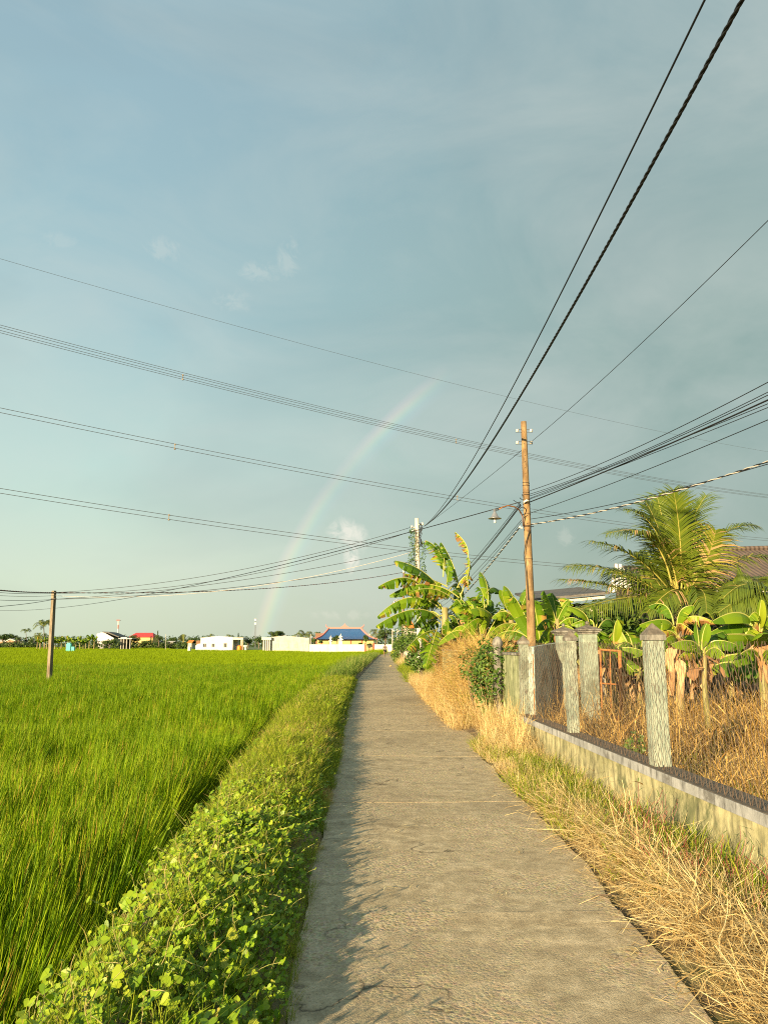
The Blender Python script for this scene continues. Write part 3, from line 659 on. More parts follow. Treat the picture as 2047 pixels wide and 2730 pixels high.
# ------------------------------------------------------------------ bananas
def bez(P0, P1, P2, k): return P0*(1-k)**2 + P1*2*k*(1-k) + P2*k*k
def banana_leaf(b, P0, P1, P2, width, torn=.4, brown=.1, drop=.35, pet=.12, hint=None, n=42, tone=.45):
    P0, P1, P2 = Vector(P0), Vector(P1), Vector(P2)
    pts = [bez(P0, P1, P2, i/n) for i in range(n+1)]; L = (P1-P0).length + (P2-P1).length
    b.tube(pts, [max(.0035, (.022 if L > 1.2 else .015)*(1-.85*i/n)) for i in range(n+1)], 5, 1, tone)
    conv = P1 - (P0+P2)/2; i0 = int(n*pet)
    hint = hint or Vector((-.5, -.8, .35))
    for sg in (1, -1):
        i = i0; dang = drop
        while i < n:
            g = 1 + int(rnd.random()*rnd.random()*5.5/(torn+.14)) if torn > 0 else n
            g = min(g, n-i); dd = drop + rnd.gauss(0, .28)*torn + (torn*.45 if rnd.random() < torn*.6 else 0)
            tn = tone + U(-.14, .14)
            isb = rnd.random() < brown*1.2 + .04*torn
            short = 1 - (U(0, .35)*torn if rnd.random() < .5 else 0)
            sl = []
            for j in range(g+1):
                k = min((i+j)/n, 1); p = pts[min(i+j, n)]
                t = (pts[min(i+j+1, n)] - pts[max(i+j-1, 0)]).normalized()
                up = conv*.8/max(conv.length, 1e-3)*min(1, conv.length/(.12*L)) + Vector((0, 0, .55)) + hint*.35
                up = up - t*up.dot(t); up = up.normalized(); sd = t.cross(up)*sg
                kk = (k-pet)/(1-pet); wd = width*short*max(0, math.sin(math.pi*min(1, max(0, kk*.93+.05))))**.55*(1-.12*kk)
                gp = (j/g-.5)*2; sw = -t*(gp*.035*wd*(2+3*torn)/max(1, g)*g*.25) + t*(.22*wd)
                e1 = p + (sd*math.cos(dd) - up*math.sin(dd))*wd*.5 + sw*.4
                e2 = p + (sd*math.cos(dd)*.5 - up*math.sin(dd)*.5)*wd + (sd*math.cos(dd*1.6+.15) - up*math.sin(dd*1.6+.15))*wd*.5 + sw + Vector((0, 0, -.05*wd))
                sl.append((p, e1, e2))
            vs = [q for s_ in sl for q in s_]
            fs = []
            for j in range(g): fs += [(3*j, 3*j+1, 3*j+4, 3*j+3), (3*j+1, 3*j+2, 3*j+5, 3*j+4)]
            tns = []
            for j in range(g+1): tns += [tn, tn + (.3 if isb else 0), tn + (.42 if isb else (.08 if rnd.random() < torn*.4 else 0))]
            b.add(vs, fs, 0, [min(1, max(0, q)) for q in tns]); i += g
LM = None
def leafpart(par, *a, name='leaf', **k):
    b = MB(); banana_leaf(b, *a, **k); return b.build(name, [M['banana'], M['bananarib']], par, smooth=False)
def pseudostem(par, base, top, r=.1):
    base, top = Vector(base), Vector(top); b = MB(); pts = [base + (top-base)*k/6 + Vector((math.sin(k*1.3)*.02, 0, 0)) for k in range(7)]
    b.tube(pts, [r*(1.15-.55*k/6) for k in range(7)], 10); o = b.build('pseudostem', M['bananastem'], par, True)
    return o
def dead_leaves(par, top, n, ln):
    top = Vector(top); b = MB()
    for k in range(n):
        q = U(0, 6.28); out_ = Vector((math.cos(q), math.sin(q), 0)); p0 = top - Vector((0, 0, U(0, .35)))
        p1 = p0 + out_*U(.15, .35) + Vector((0, 0, .05)); p2 = p0 + out_*U(.12, .35) - Vector((0, 0, ln*U(.5, 1)))
        m = 7; pts = [bez(p0, p1, p2, i/m) for i in range(m+1)]; sd = Vector((-out_.y, out_.x, 0)); tn = U(0, 1)
        vs = []
        for i, p in enumerate(pts):
            w = .11*math.sin(math.pi*(i+.6)/(m+1))*U(.5, 1.1); tw = U(-.7, .7); s2 = (sd*math.cos(tw)+out_*math.sin(tw))*w
            vs += [p-s2, p+out_*U(-.05, .05), p+s2]
        fs = []
        for i in range(m): fs += [(3*i, 3*i+1, 3*i+4, 3*i+3), (3*i+1, 3*i+2, 3*i+5, 3*i+4)]
        b.add(vs, fs, 0, tn)
    return b.build('dead_leaf_skirt', M['deadleaf'], par)
def px_leaf(par, pl, width, torn=.4, brown=.1, drop=.35, tone=.45, dy=0.0, Y=26, **k):
    (a, c, e) = pl; return leafpart(par, P(*a, Y), P(c[0]*2-(a[0]+e[0])/2, c[1]*2-(a[1]+e[1])/2, Y+dy*.6), P(*e, Y+dy), width, torn, brown, drop, tone=tone, **k)
Z3 = lambda x, y: (980+.2411*x, 1350+.2411*y)
YB = 24.0
t = thing('banana_plant', 'tallest banana plant with torn drooping leaves and a hanging fruit bunch beside the path', 'banana plant', P(1190, 1712, YB), 'banana plants')
bs = P(1192, 1800, YB); bs.z = .1
pseudostem(t, bs, P(*Z3(850, 1120), YB), .15); pseudostem(t, bs + Vector((.45, .5, 0)), P(*Z3(1010, 1020), YB+.5), .13)
for a, c, e, w_, tr, br, dr, tn, dy in [
    ((780,880),(560,690),(305,600), .30, .25, .0, .35, .36, -.6),
    ((885,890),(640,790),(410,745), .21, .8, .55, .6, .62, -.2),
    ((610,900),(400,790),(115,890), .24, .6, .2, .75, .48, -.8),
    ((1010,1010),(640,860),(240,985), .26, .6, .15, .75, .42, -.4),
    ((960,1040),(720,915),(450,960), .27, .9, .5, .95, .5, -.9),
    ((800,1130),(460,1010),(105,1220), .30, .55, .12, .75, .44, -.5),
    ((810,1260),(520,1140),(95,1320), .33, .35, .05, .75, .46, -1.0),
    ((760,1370),(600,1420),(430,1575), .30, .5, .12, .5, .50, -1.2),
    ((770,1350),(720,1510),(640,1783), .26, .25, .05, .35, .52, -1.4),
    ((835,780),(800,520),(640,375), .28, .8, .25, .35, .5, .2),
    ((850,700),(830,520),(745,400), .20, .2, .0, .2, .42, .3),
    ((1010,900),(940,640),(815,400), .27, .75, .1, .3, .45, .3),
    ((1030,980),(1120,700),(1110,560), .22, 1., .45, .8, .6, .6),
    ((1110,570),(1085,420),(970,285), .17, 1., .5, .8, .62, .5),
    ((870,890),(885,770),(900,660), .20, .1, .0, .15, .50, -.3),
    ((990,900),(1080,780),(1120,920), .22, .9, .6, .9, .6, -.3),
    ((860,1490),(885,1360),(895,1245), .12, .1, .0, .1, .46, -.5),
    ((830,1180),(760,1060),(560,1150), .24, .5, .3, .6, .5, .5),
    ((880,1170),(960,1100),(1030,1250), .26, .6, .2, .7, .3, .6),
    ((850,1000),(760,900),(690,1120), .26, .5, .1, .8, .3, .6),
    ((830,1210),(700,1250),(590,1400), .26, .4, .1, .6, .3, .9),
    ((900,930),(1000,860),(1060,1000), .25, .5, .1, .7, .3, .8), ((810,1100),(640,1000),(500,1130), .30, .5, .1, .7, .40, .3), ((800,1220),(660,1170),(510,1330), .30, .4, .15, .7, .36, .2), ((800,1300),(680,1280),(540,1440), .28, .4, .1, .6, .34, .3),
    ((860,980),(740,860),(600,960), .28, .5, .1, .6, .38, .2), ((900,1000),(980,930),(1080,1090), .28, .5, .1, .6, .34, .4), ((870,1240),(960,1220),(1010,1360), .26, .5, .1, .6, .36, .0), ((850,1250),(930,1310),(960,1440), .24, .4, .2, .6, .34, -.3)]:
    px_leaf(t, (Z3(*a), Z3(*c), Z3(*e)), w_*1.5, min(1, tr*1.3+.12), br, dr, tn, dy, YB)
b = MB(); q0 = P(*Z3(1035, 1000), YB-.2); pts = [P(*Z3(*p), YB-.35) for p in ((1020,960),(1035,1010),(1030,1090),(1035,1260))]
b.tube(pts, .022, 6); b.build('fruit_stalk', M['bananarib'], t)
b = MB()
for tier in range(7):
    c = P(*Z3(1035, 1105+tier*20), YB-.35)
    for k in range(11):
        q = 2*math.pi*k/11 + tier*.3; o_ = Vector((math.cos(q), math.sin(q), 0)); rr = .13 if 0 < tier < 6 else .1
        b.tube([c + o_*.03, c + o_*rr + Vector((0, 0, -.02)), c + o_*(rr+.05) + Vector((0, 0, .06)), c + o_*(rr+.04) + Vector((0, 0, .12))], [.012, .021, .019, .008], 6)
b.build('banana_bunch', M['bananafruit'], t, True)
b = MB(); c = P(*Z3(1040, 1270), YB-.35); b.lathe([(0, -.12), (.05, -.07), (.06, 0), (.03, .07), (0, .08)], c, 8); b.build('banana_flower', flat('banana_flower', (.42, .25, .10)), t, True)
dead_leaves(t, P(*Z3(850, 1430), YB-.2), 14, 1.2)
# second clump, between the tall plant and the pole
Y2 = 21.5
t = thing('banana_plant', 'bright banana plant with broad whole leaves just left of the wooden-coloured pole', 'banana plant', P(1350, 1690, Y2), 'banana plants')
bs = P(1372, 1760, Y2); bs.z = .05; pseudostem(t, bs, P(1360, 1630, Y2), .12)
for a, c, e, w_, tr, br, dr, tn, dy in [
    ((1560,1170),(1510,1060),(1480,930), .26, .1, 0, .15, .60, -.4), ((1660,1250),(1610,1010),(1510,880), .30, .1, 0, .25, .58, .2),
    ((1390,1230),(1260,1130),(1105,1155), .30, .15, 0, .5, .60, -.6), ((1660,1290),(1520,1165),(1370,1235), .28, .5, .1, .7, .58, -.2),
    ((1310,1260),(1180,1255),(1040,1390), .28, .5, .1, .7, .55, -.5), ((1650,1310),(1480,1310),(1330,1440), .30, .4, .1, .6, .60, -.7),
    ((1650,1340),(1560,1370),(1490,1460), .24, .4, .15, .6, .6, -.5), ((1330,1090),(1320,880),(1250,730), .24, .15, 0, .2, .55, .5),
    ((1290,1130),(1270,960),(1215,890), .24, .6, .1, .5, .25, .6), ((1310,960),(1390,900),(1460,960), .24, .3, 0, .4, .3, .8),
    ((1640,1250),(1760,1080),(1900,1150), .28, .2, 0, .5, .5, .5), ((1650,1230),(1740,1010),(1780,900), .26, .2, 0, .3, .45, .6),
    ((1560,1200),(1470,1150),(1400,1300), .26, .4, .1, .7, .3, .8), ((1640,1290),(1760,1240),(1850,1350), .28, .4, .1, .6, .55, -.4),
    ((1310,1110),(1230,1060),(1110,1000), .24, .4, .1, .6, .25, 1.2), ((1300,1150),(1200,1170),(1150,1290), .24, .4, .1, .6, .28, 1.0)]:
    px_leaf(t, (Z3(*a), Z3(*c), Z3(*e)), w_, tr, br, dr, tn, dy, Y2)
dead_leaves(t, P(1362, 1665, Y2), 8, .8)
# bananas behind the mesh fence
Z5 = lambda x, y: (1450+.36*x, 1270+.36*y)
def banana_px(label, base, top, Y, leaves, r=.08, dead=6, dl=.7):
    t = thing('banana_plant', label, 'banana plant', P(*base, Y)*1, 'banana plants')
    bs = P(*base, Y); bs.z = max(.02, zg(bs.x, bs.y)); pseudostem(t, bs, P(*top, Y), r)
    for a, c, e, w_, tr, br, dr, tn, dy in leaves: px_leaf(t, (Z5(*a), Z5(*c), Z5(*e)), w_, tr, br, dr, tn, dy, Y)
    if dead: dead_leaves(t, P(*top, Y), dead, dl)
banana_px('banana plant with fan of leaves directly right of the wooden-coloured pole', (1483, 1720), (1483, 1650), 17.5, [
    ((90,1100),(60,980),(0,850), .30, .3, 0, .4, .55, .0), ((95,1090),(80,960),(55,865), .24, .1, 0, .2, .3, .4), ((95,1100),(130,1000),(190,920), .13, .0, 0, .2, .6, .0),
    ((100,1110),(180,1050),(250,1060), .24, .4, .1, .6, .5, -.3), ((90,1120),(20,1060),(-60,1130), .26, .5, .1, .6, .5, -.4), ((100,1130),(180,1110),(260,1180), .24, .4, .2, .7, .55, -.5), ((85,1130),(20,1130),(-40,1230), .24, .4, .1, .7, .55, -.5)])
banana_px('banana plant with two upright paddle leaves rising behind the taller capped gate post', (1590, 1760), (1580, 1700), 15.5, [
    ((330,1100),(290,1010),(175,960), .26, .0, 0, .3, .58, .0), ((385,1120),(390,1030),(362,945), .18, .0, 0, .15, .58, -.1), ((370,1120),(330,1060),(200,1100), .2, .4, 0, .6, .5, .2), ((400,1130),(470,1060),(540,1120), .22, .3, .05, .6, .3, .5)], .07, 3)
banana_px('banana plant with one folded pale yellow-green leaf left of the nearest fence pillar', (1640, 1800), (1632, 1745), 13.8, [
    ((520,1260),(520,1130),(545,1060), .22, .0, 0, .5, .74, -.2), ((520,1270),(460,1170),(415,1160), .16, .1, 0, .4, .5, -.2), ((520,1300),(480,1220),(440,1215), .2, .3, .1, .7, .72, -.4),
    ((530,1290),(620,1230),(700,1340), .2, .4, .1, .7, .4, .2), ((510,1320),(440,1290),(470,1420), .17, .7, .8, .9, .72, -.4), ((540,1310),(600,1380),(690,1460), .18, .4, .1, .5, .5, -.5), ((545,1280),(640,1270),(745,1300), .18, .4, .05, .7, .42, -.2)], .06, 4, .5)
banana_px('banana plant with a yellowing browned arching leaf behind the nearest fence pillar', (1806, 1790), (1806, 1700), 13.5, [
    ((985,1150),(1010,1000),(1110,960), .2, .2, 0, .4, .5, -.2), ((990,1170),(1080,1040),(1270,1085), .22, .8, .55, .8, .72, -.4), ((985,1180),(1000,1090),(1110,1160), .2, .9, .9, .9, .78, -.6),
    ((950,1120),(880,1060),(705,1100), .2, .3, 0, .5, .5, -.3), ((960,1100),(900,960),(775,960), .2, .5, .05, .6, .45, .4), ((985,1200),(900,1140),(720,1190), .18, .6, .5, .7, .76, -.3), ((980,1220),(950,1180),(890,1215), .16, .3, .1, .6, .55, -.5), ((990,1190),(960,1110),(900,1150), .09, .2, .1, .3, .7, 0)], .07, 12, .9)
banana_px('small banana plant with one upright oval leaf in the middle of the yard', (1876, 1800), (1876, 1738), 12.0, [
    ((1170,1290),(1175,1180),(1205,1090), .17, .0, 0, .12, .58, -.1), ((1160,1310),(1090,1220),(940,1245), .2, .2, 0, .5, .55, -.4), ((1180,1310),(1260,1220),(1420,1245), .2, .2, .05, .55, .5, -.2),
    ((1180,1330),(1260,1270),(1340,1330), .18, .3, .1, .7, .55, -.5), ((1160,1330),(1080,1290),(1000,1340), .17, .5, .3, .7, .5, -.4), ((1150,1270),(1140,1180),(1125,1075), .07, .0, 0, .1, .45, .4), ((1180,1300),(1230,1200),(1330,1150), .18, .3, 0, .4, .3, .5)], .05, 7, .5)
banana_px('tall banana plant at the right edge with a glowing yellow rolled leaf', (2030, 1790), (2030, 1690), 13.0, [
    ((1600,1150),(1595,1030),(1610,915), .13, .0, 0, .15, .72, -.2), ((1560,1110),(1440,1010),(1245,1075), .22, .1, 0, .5, .5, -.5), ((1570,1140),(1420,1090),(1225,1160), .22, .2, 0, .4, .35, -.2), ((1560,1190),(1440,1170),(1225,1180), .2, .1, 0, .5, .52, -.6),
    ((1600,1130),(1570,1010),(1510,1060), .2, .2, 0, .5, .6, -.2), ((1610,1150),(1680,1020),(1760,1080), .22, .2, 0, .4, .5, -.3), ((1580,1200),(1470,1180),(1360,1290), .2, .6, .1, .7, .4, -.5), ((1600,1280),(1580,1180),(1620,1170), .2, .1, .0, .2, .45, -.6), ((1600,1330),(1500,1290),(1380,1410), .2, .4, .05, .6, .48, -.7), ((1610,1340),(1660,1290),(1720,1400), .2, .4, .05, .6, .48, -.7), ((1620,1250),(1700,1200),(1800,1300), .2, .4, .1, .6, .5, -.3)], .08, 8, .7)
def back_banana(label, px, Y, h, n, spread=1.0):
    base = P(px, 1750, Y); base.z = max(0, zg(base.x, Y)); c = base + Vector((0, 0, h*.45))
    t = thing('banana_plant', label, 'banana plant', tuple(base), 'banana plants'); pseudostem(t, base, c, .08)
    for k in range(n):
        q = 2*math.pi*k/n + U(-.35, .35); o_ = Vector((math.cos(q), math.sin(q)*.8, 0)); up = U(.15, 1.0)
        e = c + o_*spread*U(.8, 1.25)*(1.25-.75*up) + Vector((0, 0, h*(.62*up-.12))); md = c + o_*spread*.5 + Vector((0, 0, h*(.22+.35*up)))
        leafpart(t, c, md, e, U(.28, .40), U(.2, .6), U(.0, .15), U(.3, .7), tone=U(.35, .66))
    dead_leaves(t, c, 3, h*.2)
for a_ in (('dense banana plant in the shade between the folded yellow-green leaf and the coconut trunk', 1700, 15.6, 2.3, 11, 1.0), ('dense banana plant behind the browned arching leaf, under the palm', 1775, 16.2, 2.2, 10, 1.0), ('banana plant filling the gap behind the small upright oval leaf', 1868, 15.0, 2.1, 11, 1.1),
           ('banana plant behind the broad horizontal leaves near the right edge', 1945, 15.6, 2.3, 11, 1.1), ('banana plant at the very right edge behind the rolled yellow leaf', 2040, 15.8, 2.4, 10, 1.1), ('banana plant between the wooden-coloured pole and the farther capped post', 1445, 20.0, 2.9, 11, 1.3),
           ('banana plant in front of the dark open shed', 1545, 18.0, 2.4, 11, 1.1), ('leafy banana plant just right of the hanging fruit bunch, beyond the dead vines', 1285, 22.5, 3.0, 12, 1.3)): back_banana(*a_)
# ------------------------------------------------------------------ coconut palms
def frond(b, P0, P1, P2, ll, n=44, droop=.5, tone=.45, hint=None, w=.042, seg=3, brown=0):
    P0, P1, P2 = Vector(P0), Vector(P1), Vector(P2); m = 24
    pts = [bez(P0, P1, P2, i/m) for i in range(m+1)]; L = (P1-P0).length+(P2-P1).length
    b.tube(pts, [max(.004, .035*(L/4)*(1-.9*i/m)) for i in range(m+1)], 5, 1, U(.2, .9))
    conv = P1-(P0+P2)/2; hint = hint or Vector((-.4, -.8, .3))
    for i in range(n):
        k = .16 + .84*(i+.5)/n; p = bez(P0, P1, P2, k); t = ((P1-P0)*(1-k) + (P2-P1)*k).normalized()
        up = conv/max(conv.length, 1e-3)*.7 + Vector((0, 0, .6)) + hint*.4; up = (up - t*up.dot(t)).normalized(); sd = t.cross(up)
        ln = ll*(.45+.75*math.sin(math.pi*min(1, .12+k*.80)))*(1 if k < .9 else .7)
        for sg in (1, -1):
            d = (sd*sg*.85 + t*(.45+.4*k) + up*U(.0, .25)).normalized(); q = p.copy(); wv = w*U(.7, 1.1); l_ = ln*U(.8, 1.1)
            tn = min(1, max(0, tone + U(-.2, .2) + (.5 if rnd.random() < brown else 0))); vs = []; wd = t.cross(d).cross(d).normalized()
            for s_ in range(seg):
                vs += [q - wd*wv*(.5-.1*s_), q + wd*wv*(.5-.1*s_)]
                q = q + d*l_/seg; d = (d + Vector((0, 0, -droop*U(.6, 1.3)))).normalized()
            vs.append(q)
            b.add(vs, [(2*j, 2*j+1, 2*j+3, 2*j+2) for j in range(seg-1)] + [(2*seg-2, 2*seg-1, 2*seg)], 0, tn)
def palm_px(label, base, crown, Y, fr, ll=.75, tr=.16):
    t = thing('coconut_palm', label, 'palm', P(*base, Y), 'coconut palms')
    b = MB(); p0 = P(*base, Y); p0.z = .0; p1 = P(*crown, Y); b.tube([p0 + (p1-p0)*k/8 for k in range(9)], [tr*(1.2-.5*k/8) for k in range(9)], 10)
    b.build('trunk', M['bark'], t, True)
    for (c, e, dy, tn, br, dr) in fr:
        b = MB(); a = p1 + Vector((U(-.08, .08), U(-.08, .08), 0)); c_ = P(*c, Y); e_ = P(*e, Y+dy); c_.y += dy*.45
        frond(b, a, c_*2-(a+e_)/2, e_, ll, 52, dr, tn, brown=br); b.build('frond', [M['palm'], M['palmrib']], t)
palm_px('full-grown coconut palm with spreading feathery fronds behind the fenced yard', Z5(990, 1300), Z5(990, 960), 18.5, [
    (Z5(*c), Z5(*e), dy, tn, br, dr) for c, e, dy, tn, br, dr in [
    ((968,520),(958,100), -.8, .50, .0, .22), ((995,480),(1000,140), .8, .32, 0, .2), ((930,460),(838,150), .6, .42, 0, .25), ((900,480),(755,195), .4, .40, 0, .3),
    ((830,440),(605,245), -.3, .42, .02, .4), ((790,500),(465,425), -.5, .45, .03, .45), ((850,560),(650,400), -1.0, .55, .15, .45), ((690,640),(345,480), -.6, .52, .1, .45), ((560,720),(165,668), -.3, .42, .03, .5),
    ((520,830),(120,765), -.6, .62, .25, .4), ((620,905),(250,990), -1.2, .48, .03, .9), ((760,790),(480,700), .8, .35, .05, .5), ((1070,480),(1200,140), .5, .4, 0, .3), ((1100,560),(1050,260), .6, .35, 0, .25), 
    ((1230,500),(1555,365), -.4, .36, .02, .45), ((1130,680),(1270,400), -.9, .62, .2, .35), ((1290,680),(1640,590), -.5, .5, .15, .5), ((1350,800),(1700,760), -.3, .42, .05, .5), ((1200,870),(1480,1000), -1.0, .36, .05, .8),
    ((900,850),(760,1010), -1.2, .35, .1, .8), ((1080,850),(1200,1010), -1.3, .35, .1, .8), ((850,700),(700,560), 1.2, .3, .1, .5), ((1150,720),(1330,560), 1.2, .3, .1, .5)]])
palm_px('coconut palm with drooping fronds partly cut off by the right edge of the view', Z5(1690, 1300), Z5(1700, 900), 17.0, [
    (Z5(*c), Z5(*e), dy, tn, br, dr) for c, e, dy, tn, br, dr in [
    ((1500,800),(1330,900), -.3, .42, .05, .7), ((1500,880),(1290,1010), -.6, .36, .03, .9), ((1600,960),(1450,1080), -.9, .36, .05, .9),
    ((1740,780),(1780,700), .3, .4, .05, .4), ((1620,1000),(1560,1120), -1.1, .34, .05, .9), ((1800,800),(1950,850), 0, .4, .05, .6), ((1540,840),(1400,780), .6, .35, .05, .6)]], .7)
# ------------------------------------------------------------------ shrubs
def leafmass(b, c, r, n, ls, t0=.1, t1=.9, seed=0, flat_=0):
    for _ in range(n):
        d = Vector((rnd.gauss(0, 1), rnd.gauss(0, 1), rnd.gauss(0, 1))).normalized()
        k = (.45+.55*rnd.random()**.5)*(1+.35*noise.noise(d*2+Vector((seed, 0, 0))))
        p = Vector((c[0]+d.x*r[0]*k, c[1]+d.y*r[1]*k, c[2]+d.z*r[2]*k)); nn = (d*.6+Vector((U(-.7, .7), U(-.7, .7), U(-.3, .9)))).normalized()
        t = nn.orthogonal().normalized(); q = U(0, 6.28); t = (t*math.cos(q)+nn.cross(t)*math.sin(q)); s = nn.cross(t); l = ls*U(.6, 1.3)
        tn = min(1, max(0, (t0+t1)/2 + .5*noise.noise(p*1.3/max(.3, max(r))*2+Vector((seed, 3, 0))) + U(-.25, .25)))
        b.add([p-t*l*.5, p+s*l*.28+nn*l*.06, p+t*l*.55, p-s*l*.28+nn*l*.06], [(0, 1, 2, 3)], 0, tn)
def shrub(label, c, r, n, ls, group='shrubs', m='shrub', name='shrub', stems=True, cat='shrub'):
    t = thing(name, label, cat, (c[0], c[1], zg(c[0], c[1])), group)
    b = MB(); leafmass(b, c, r, n, ls, seed=rnd.random()*20); b.build('foliage', M[m], t)
    if stems:
        b = MB(); z0 = zg(c[0], c[1])
        for k in range(5):
            a = Vector((c[0]+U(-.1, .1)*r[0], c[1]+U(-.1, .1)*r[1], z0-.03)); e = Vector((c[0]+U(-.6, .6)*r[0], c[1]+U(-.6, .6)*r[1], c[2]+r[2]*U(-.1, .5)))
            b.tube([a, (a+e)/2+Vector((U(-.1, .1)*r[0], 0, 0)), e], [.02*r[2]+.004, .015*r[2]+.003, .004], 5)
        b.build('stems', M['bark'], t)
    return t
shrub('bushy dark green plant with fine leaves growing up the garden wall beside the dead vines', P(1305, 1805, 14.2), (.36, .45, .72), 1500, .075)
shrub('low green leafy weed growing out of the middle of the dead vines', P(1262, 1775, 15.4), (.30, .35, .36), 420, .06)
shrub('thin blue-green climber on the pale wall just left of the first mesh-fence pillar', P(1362, 1775, 13.9), (.20, .22, .42), 330, .07)
shrub('large dark thicket between the two nearer banana clumps', P(1290, 1680, 25), (1.5, 1.2, .85), 1700, .16)
shrub('dark bush under the shed eave behind the gate posts', P(1560, 1690, 21), (1.5, 1.0, .9), 1800, .15)
shrub('dark shaded hedge below the coconut palm', P(1740, 1700, 20.5), (1.7, 1.0, 1.1), 2400, .15)
shrub('dark shaded hedge at the right edge behind the yellow rolled leaf', P(1980, 1690, 19.5), (2.0, 1.0, 1.2), 2600, .15)
shrub('green rounded shrub beside the dark utility pole along the path', P(1058, 1752, 70), (.55, .6, .55), 500, .16)
shrub('orange-yellow flowering bush beyond the dark utility pole at the path edge', P(1052, 1742, 84), (.5, .6, .42), 350, .15, m='grass')
shrub('rank green weeds hiding the foot of the white concrete pole', P(1117, 1755, 31), (.55, .5, .55), 900, .13)
for k, (x, y, Y, rx, rz) in enumerate([(1090, 1690, 58, 1.1, .9), (1075, 1716, 66, 1.0, .7), (1066, 1722, 80, .55, .6), (1105, 1712, 50, .8, .6), (1120, 1740, 44, .5, .6)]):
    shrub(['leafy garden bush spilling over the white pale fence behind the dark pole', 'low leafy bush behind the dark utility pole, over the fence', 'small leafy bush where the path meets the white wall', 'leafy bush behind the white pale fence under the banana leaves', 'weedy green bush in front of the white pale fence'][k], P(x, y, Y), (rx, rx, rz), 900, .17)
t_ = thing('weed_sapling', 'single young green weed inside the fence beside the low wall', 'weed', P(1690, 2000, 8.6)*1)
b = MB(); leafmass(b, P(1690, 1990, 8.6), (.12, .12, .14), 130, .06, .3, .9); b.build('foliage', M['shrub'], t_)
# ------------------------------------------------------------------ low wall with mesh fence
M['lowwall'] = stainmat('stained_lime_plaster', (.27,.265,.145), (.47,.44,.26), (.07,.072,.045), (.13,.145,.075), 2.6, .7)
M['coping'] = stainmat('grey_coping', (.25,.26,.265), (.36,.37,.375), (.07,.07,.07), (.14,.14,.135), 3, .6)
M['copingtop'] = noisemat('mossy_coping_top', (.05,.043,.035), (.12,.10,.075), 12, .95, bump=.4)
M['pillar'] = stainmat('green_pillar_paint', (.22,.275,.23), (.34,.39,.32), (.12,.095,.08), (.16,.185,.145), 2.2, .35, sz=.75)
M['cap'] = stainmat('grey_cap', (.22,.215,.19), (.34,.33,.30), (.05,.045,.04), (.10,.09,.07), 2.5, .9)
M['captop'] = noisemat('mossy_cap_top', (.075,.066,.055), (.18,.155,.125), 14, .95, bump=.5)
M['greenwall'] = stainmat('pale_green_plaster', (.26,.29,.16), (.38,.40,.25), (.08,.095,.05), (.13,.15,.065), 2.2, .8)
M['greypanel'] = stainmat('grey_green_plaster', (.42,.51,.45), (.50,.58,.52), (.09,.10,.075), (.14,.15,.11), 2.2, .6)
dirw = Vector((WB.x-WA.x, WB.y-WA.y, 0)).normalized(); nrm = Vector((-dirw.y, dirw.x, 0))     # nrm points to the street
if nrm.x > 0: nrm = -nrm
ang = math.atan2(dirw.y, dirw.x) - math.pi/2
W0 = WA - dirw*4.2; W0.z = 0; WL = (WB-WA).length + 4.2 + .72
MW = Matrix.Translation(W0) @ Matrix.Rotation(ang, 4, 'Z')      # local: x = to the yard, y = along the wall
fence = thing('boundary_fence', 'low stained wall with grey coping, three capped pillars and rusty wire mesh', 'fence', tuple(W0))
b = MB(); n = 40
for k in range(n): b.box((.035, WL*k/n, -.25), (.215, WL*(k+1)/n - (0 if k == n-1 else 0), .415), 0, .5, MW)
b = MB(); b.box((.035, 0, -.25), (.215, WL, .415), 0, .5, MW); b.build('wall', M['lowwall'], fence)
b = MB(); b.box((0, -.01, .417), (.25, WL+.02, .5), 0, .5, MW); b.box((.006, -.004, .5), (.244, WL+.014, .506), 1, .5, MW)
b.build('coping', [M['coping'], M['copingtop']], fence, bevel=.006)
def along(px, py):
    g = G(px, py, .5); return (g - Vector((W0.x, W0.y, .5))).dot(dirw)
def pillar_px(par, px, pyb, pyt, wpx):
    g = G(px, pyb, .5); s = along(px, pyb) + .02
    t = g.y/ray(px, pyb).y; top = H + ray(px, pyt).z*t; wd = wpx*t/F*.76
    b = MB(); zc = top - wd*1.05
    b.box((.125-wd/2, s-wd/2, .506), (.125+wd/2, s+wd/2, zc), 0, .5, MW); o = b.build('pillar', M['pillar'], par, bevel=.006)
    b = MB(); b.box((.125-wd*.6, s-wd*.6, zc+.001), (.125+wd*.6, s+wd*.6, zc+wd*.36), 0, .5, MW)
    b.frustum((.125, s), wd*1.2, wd*1.2, .012, .012, zc+wd*.362, top, 1, MW)
    b.build('cap', [M['cap'], M['captop']], o, bevel=.004).matrix_parent_inverse = Matrix.Identity(4)
    return s, top
S1 = pillar_px(fence, 1414, 1905, 1694, 30)
S2 = pillar_px(fence, 1535, 1955, 1680, 36)
S3 = pillar_px(fence, 1757, 2045, 1660, 59)
# wire mesh: vertical wires bent into a diamond pattern, hung on the street side of the pillars
b = MB(); pitch = .046; hc = .058; z0 = .52; nrow = 19; k = 0; yy = .02
xm = .012
while yy < WL-.02:
    zt = nrow; seg = []
    sag = .03*noise.noise(Vector((yy*.8, 0, 5)))
    for i in range(zt+1):
        off = (pitch*.5 if (i + k) % 2 else 0)
        x_ = xm + .012*noise.noise(Vector((yy*1.5, i*.15, 8)))
        seg.append(MW @ Vector((x_, yy+off+.006*noise.noise(Vector((yy*7, i*.6, 3))), z0 + i*hc*(1+sag*.5))))
    b.tube(seg, .0012, 3, 0, .5, False); yy += pitch*.5 if False else pitch; k += 1
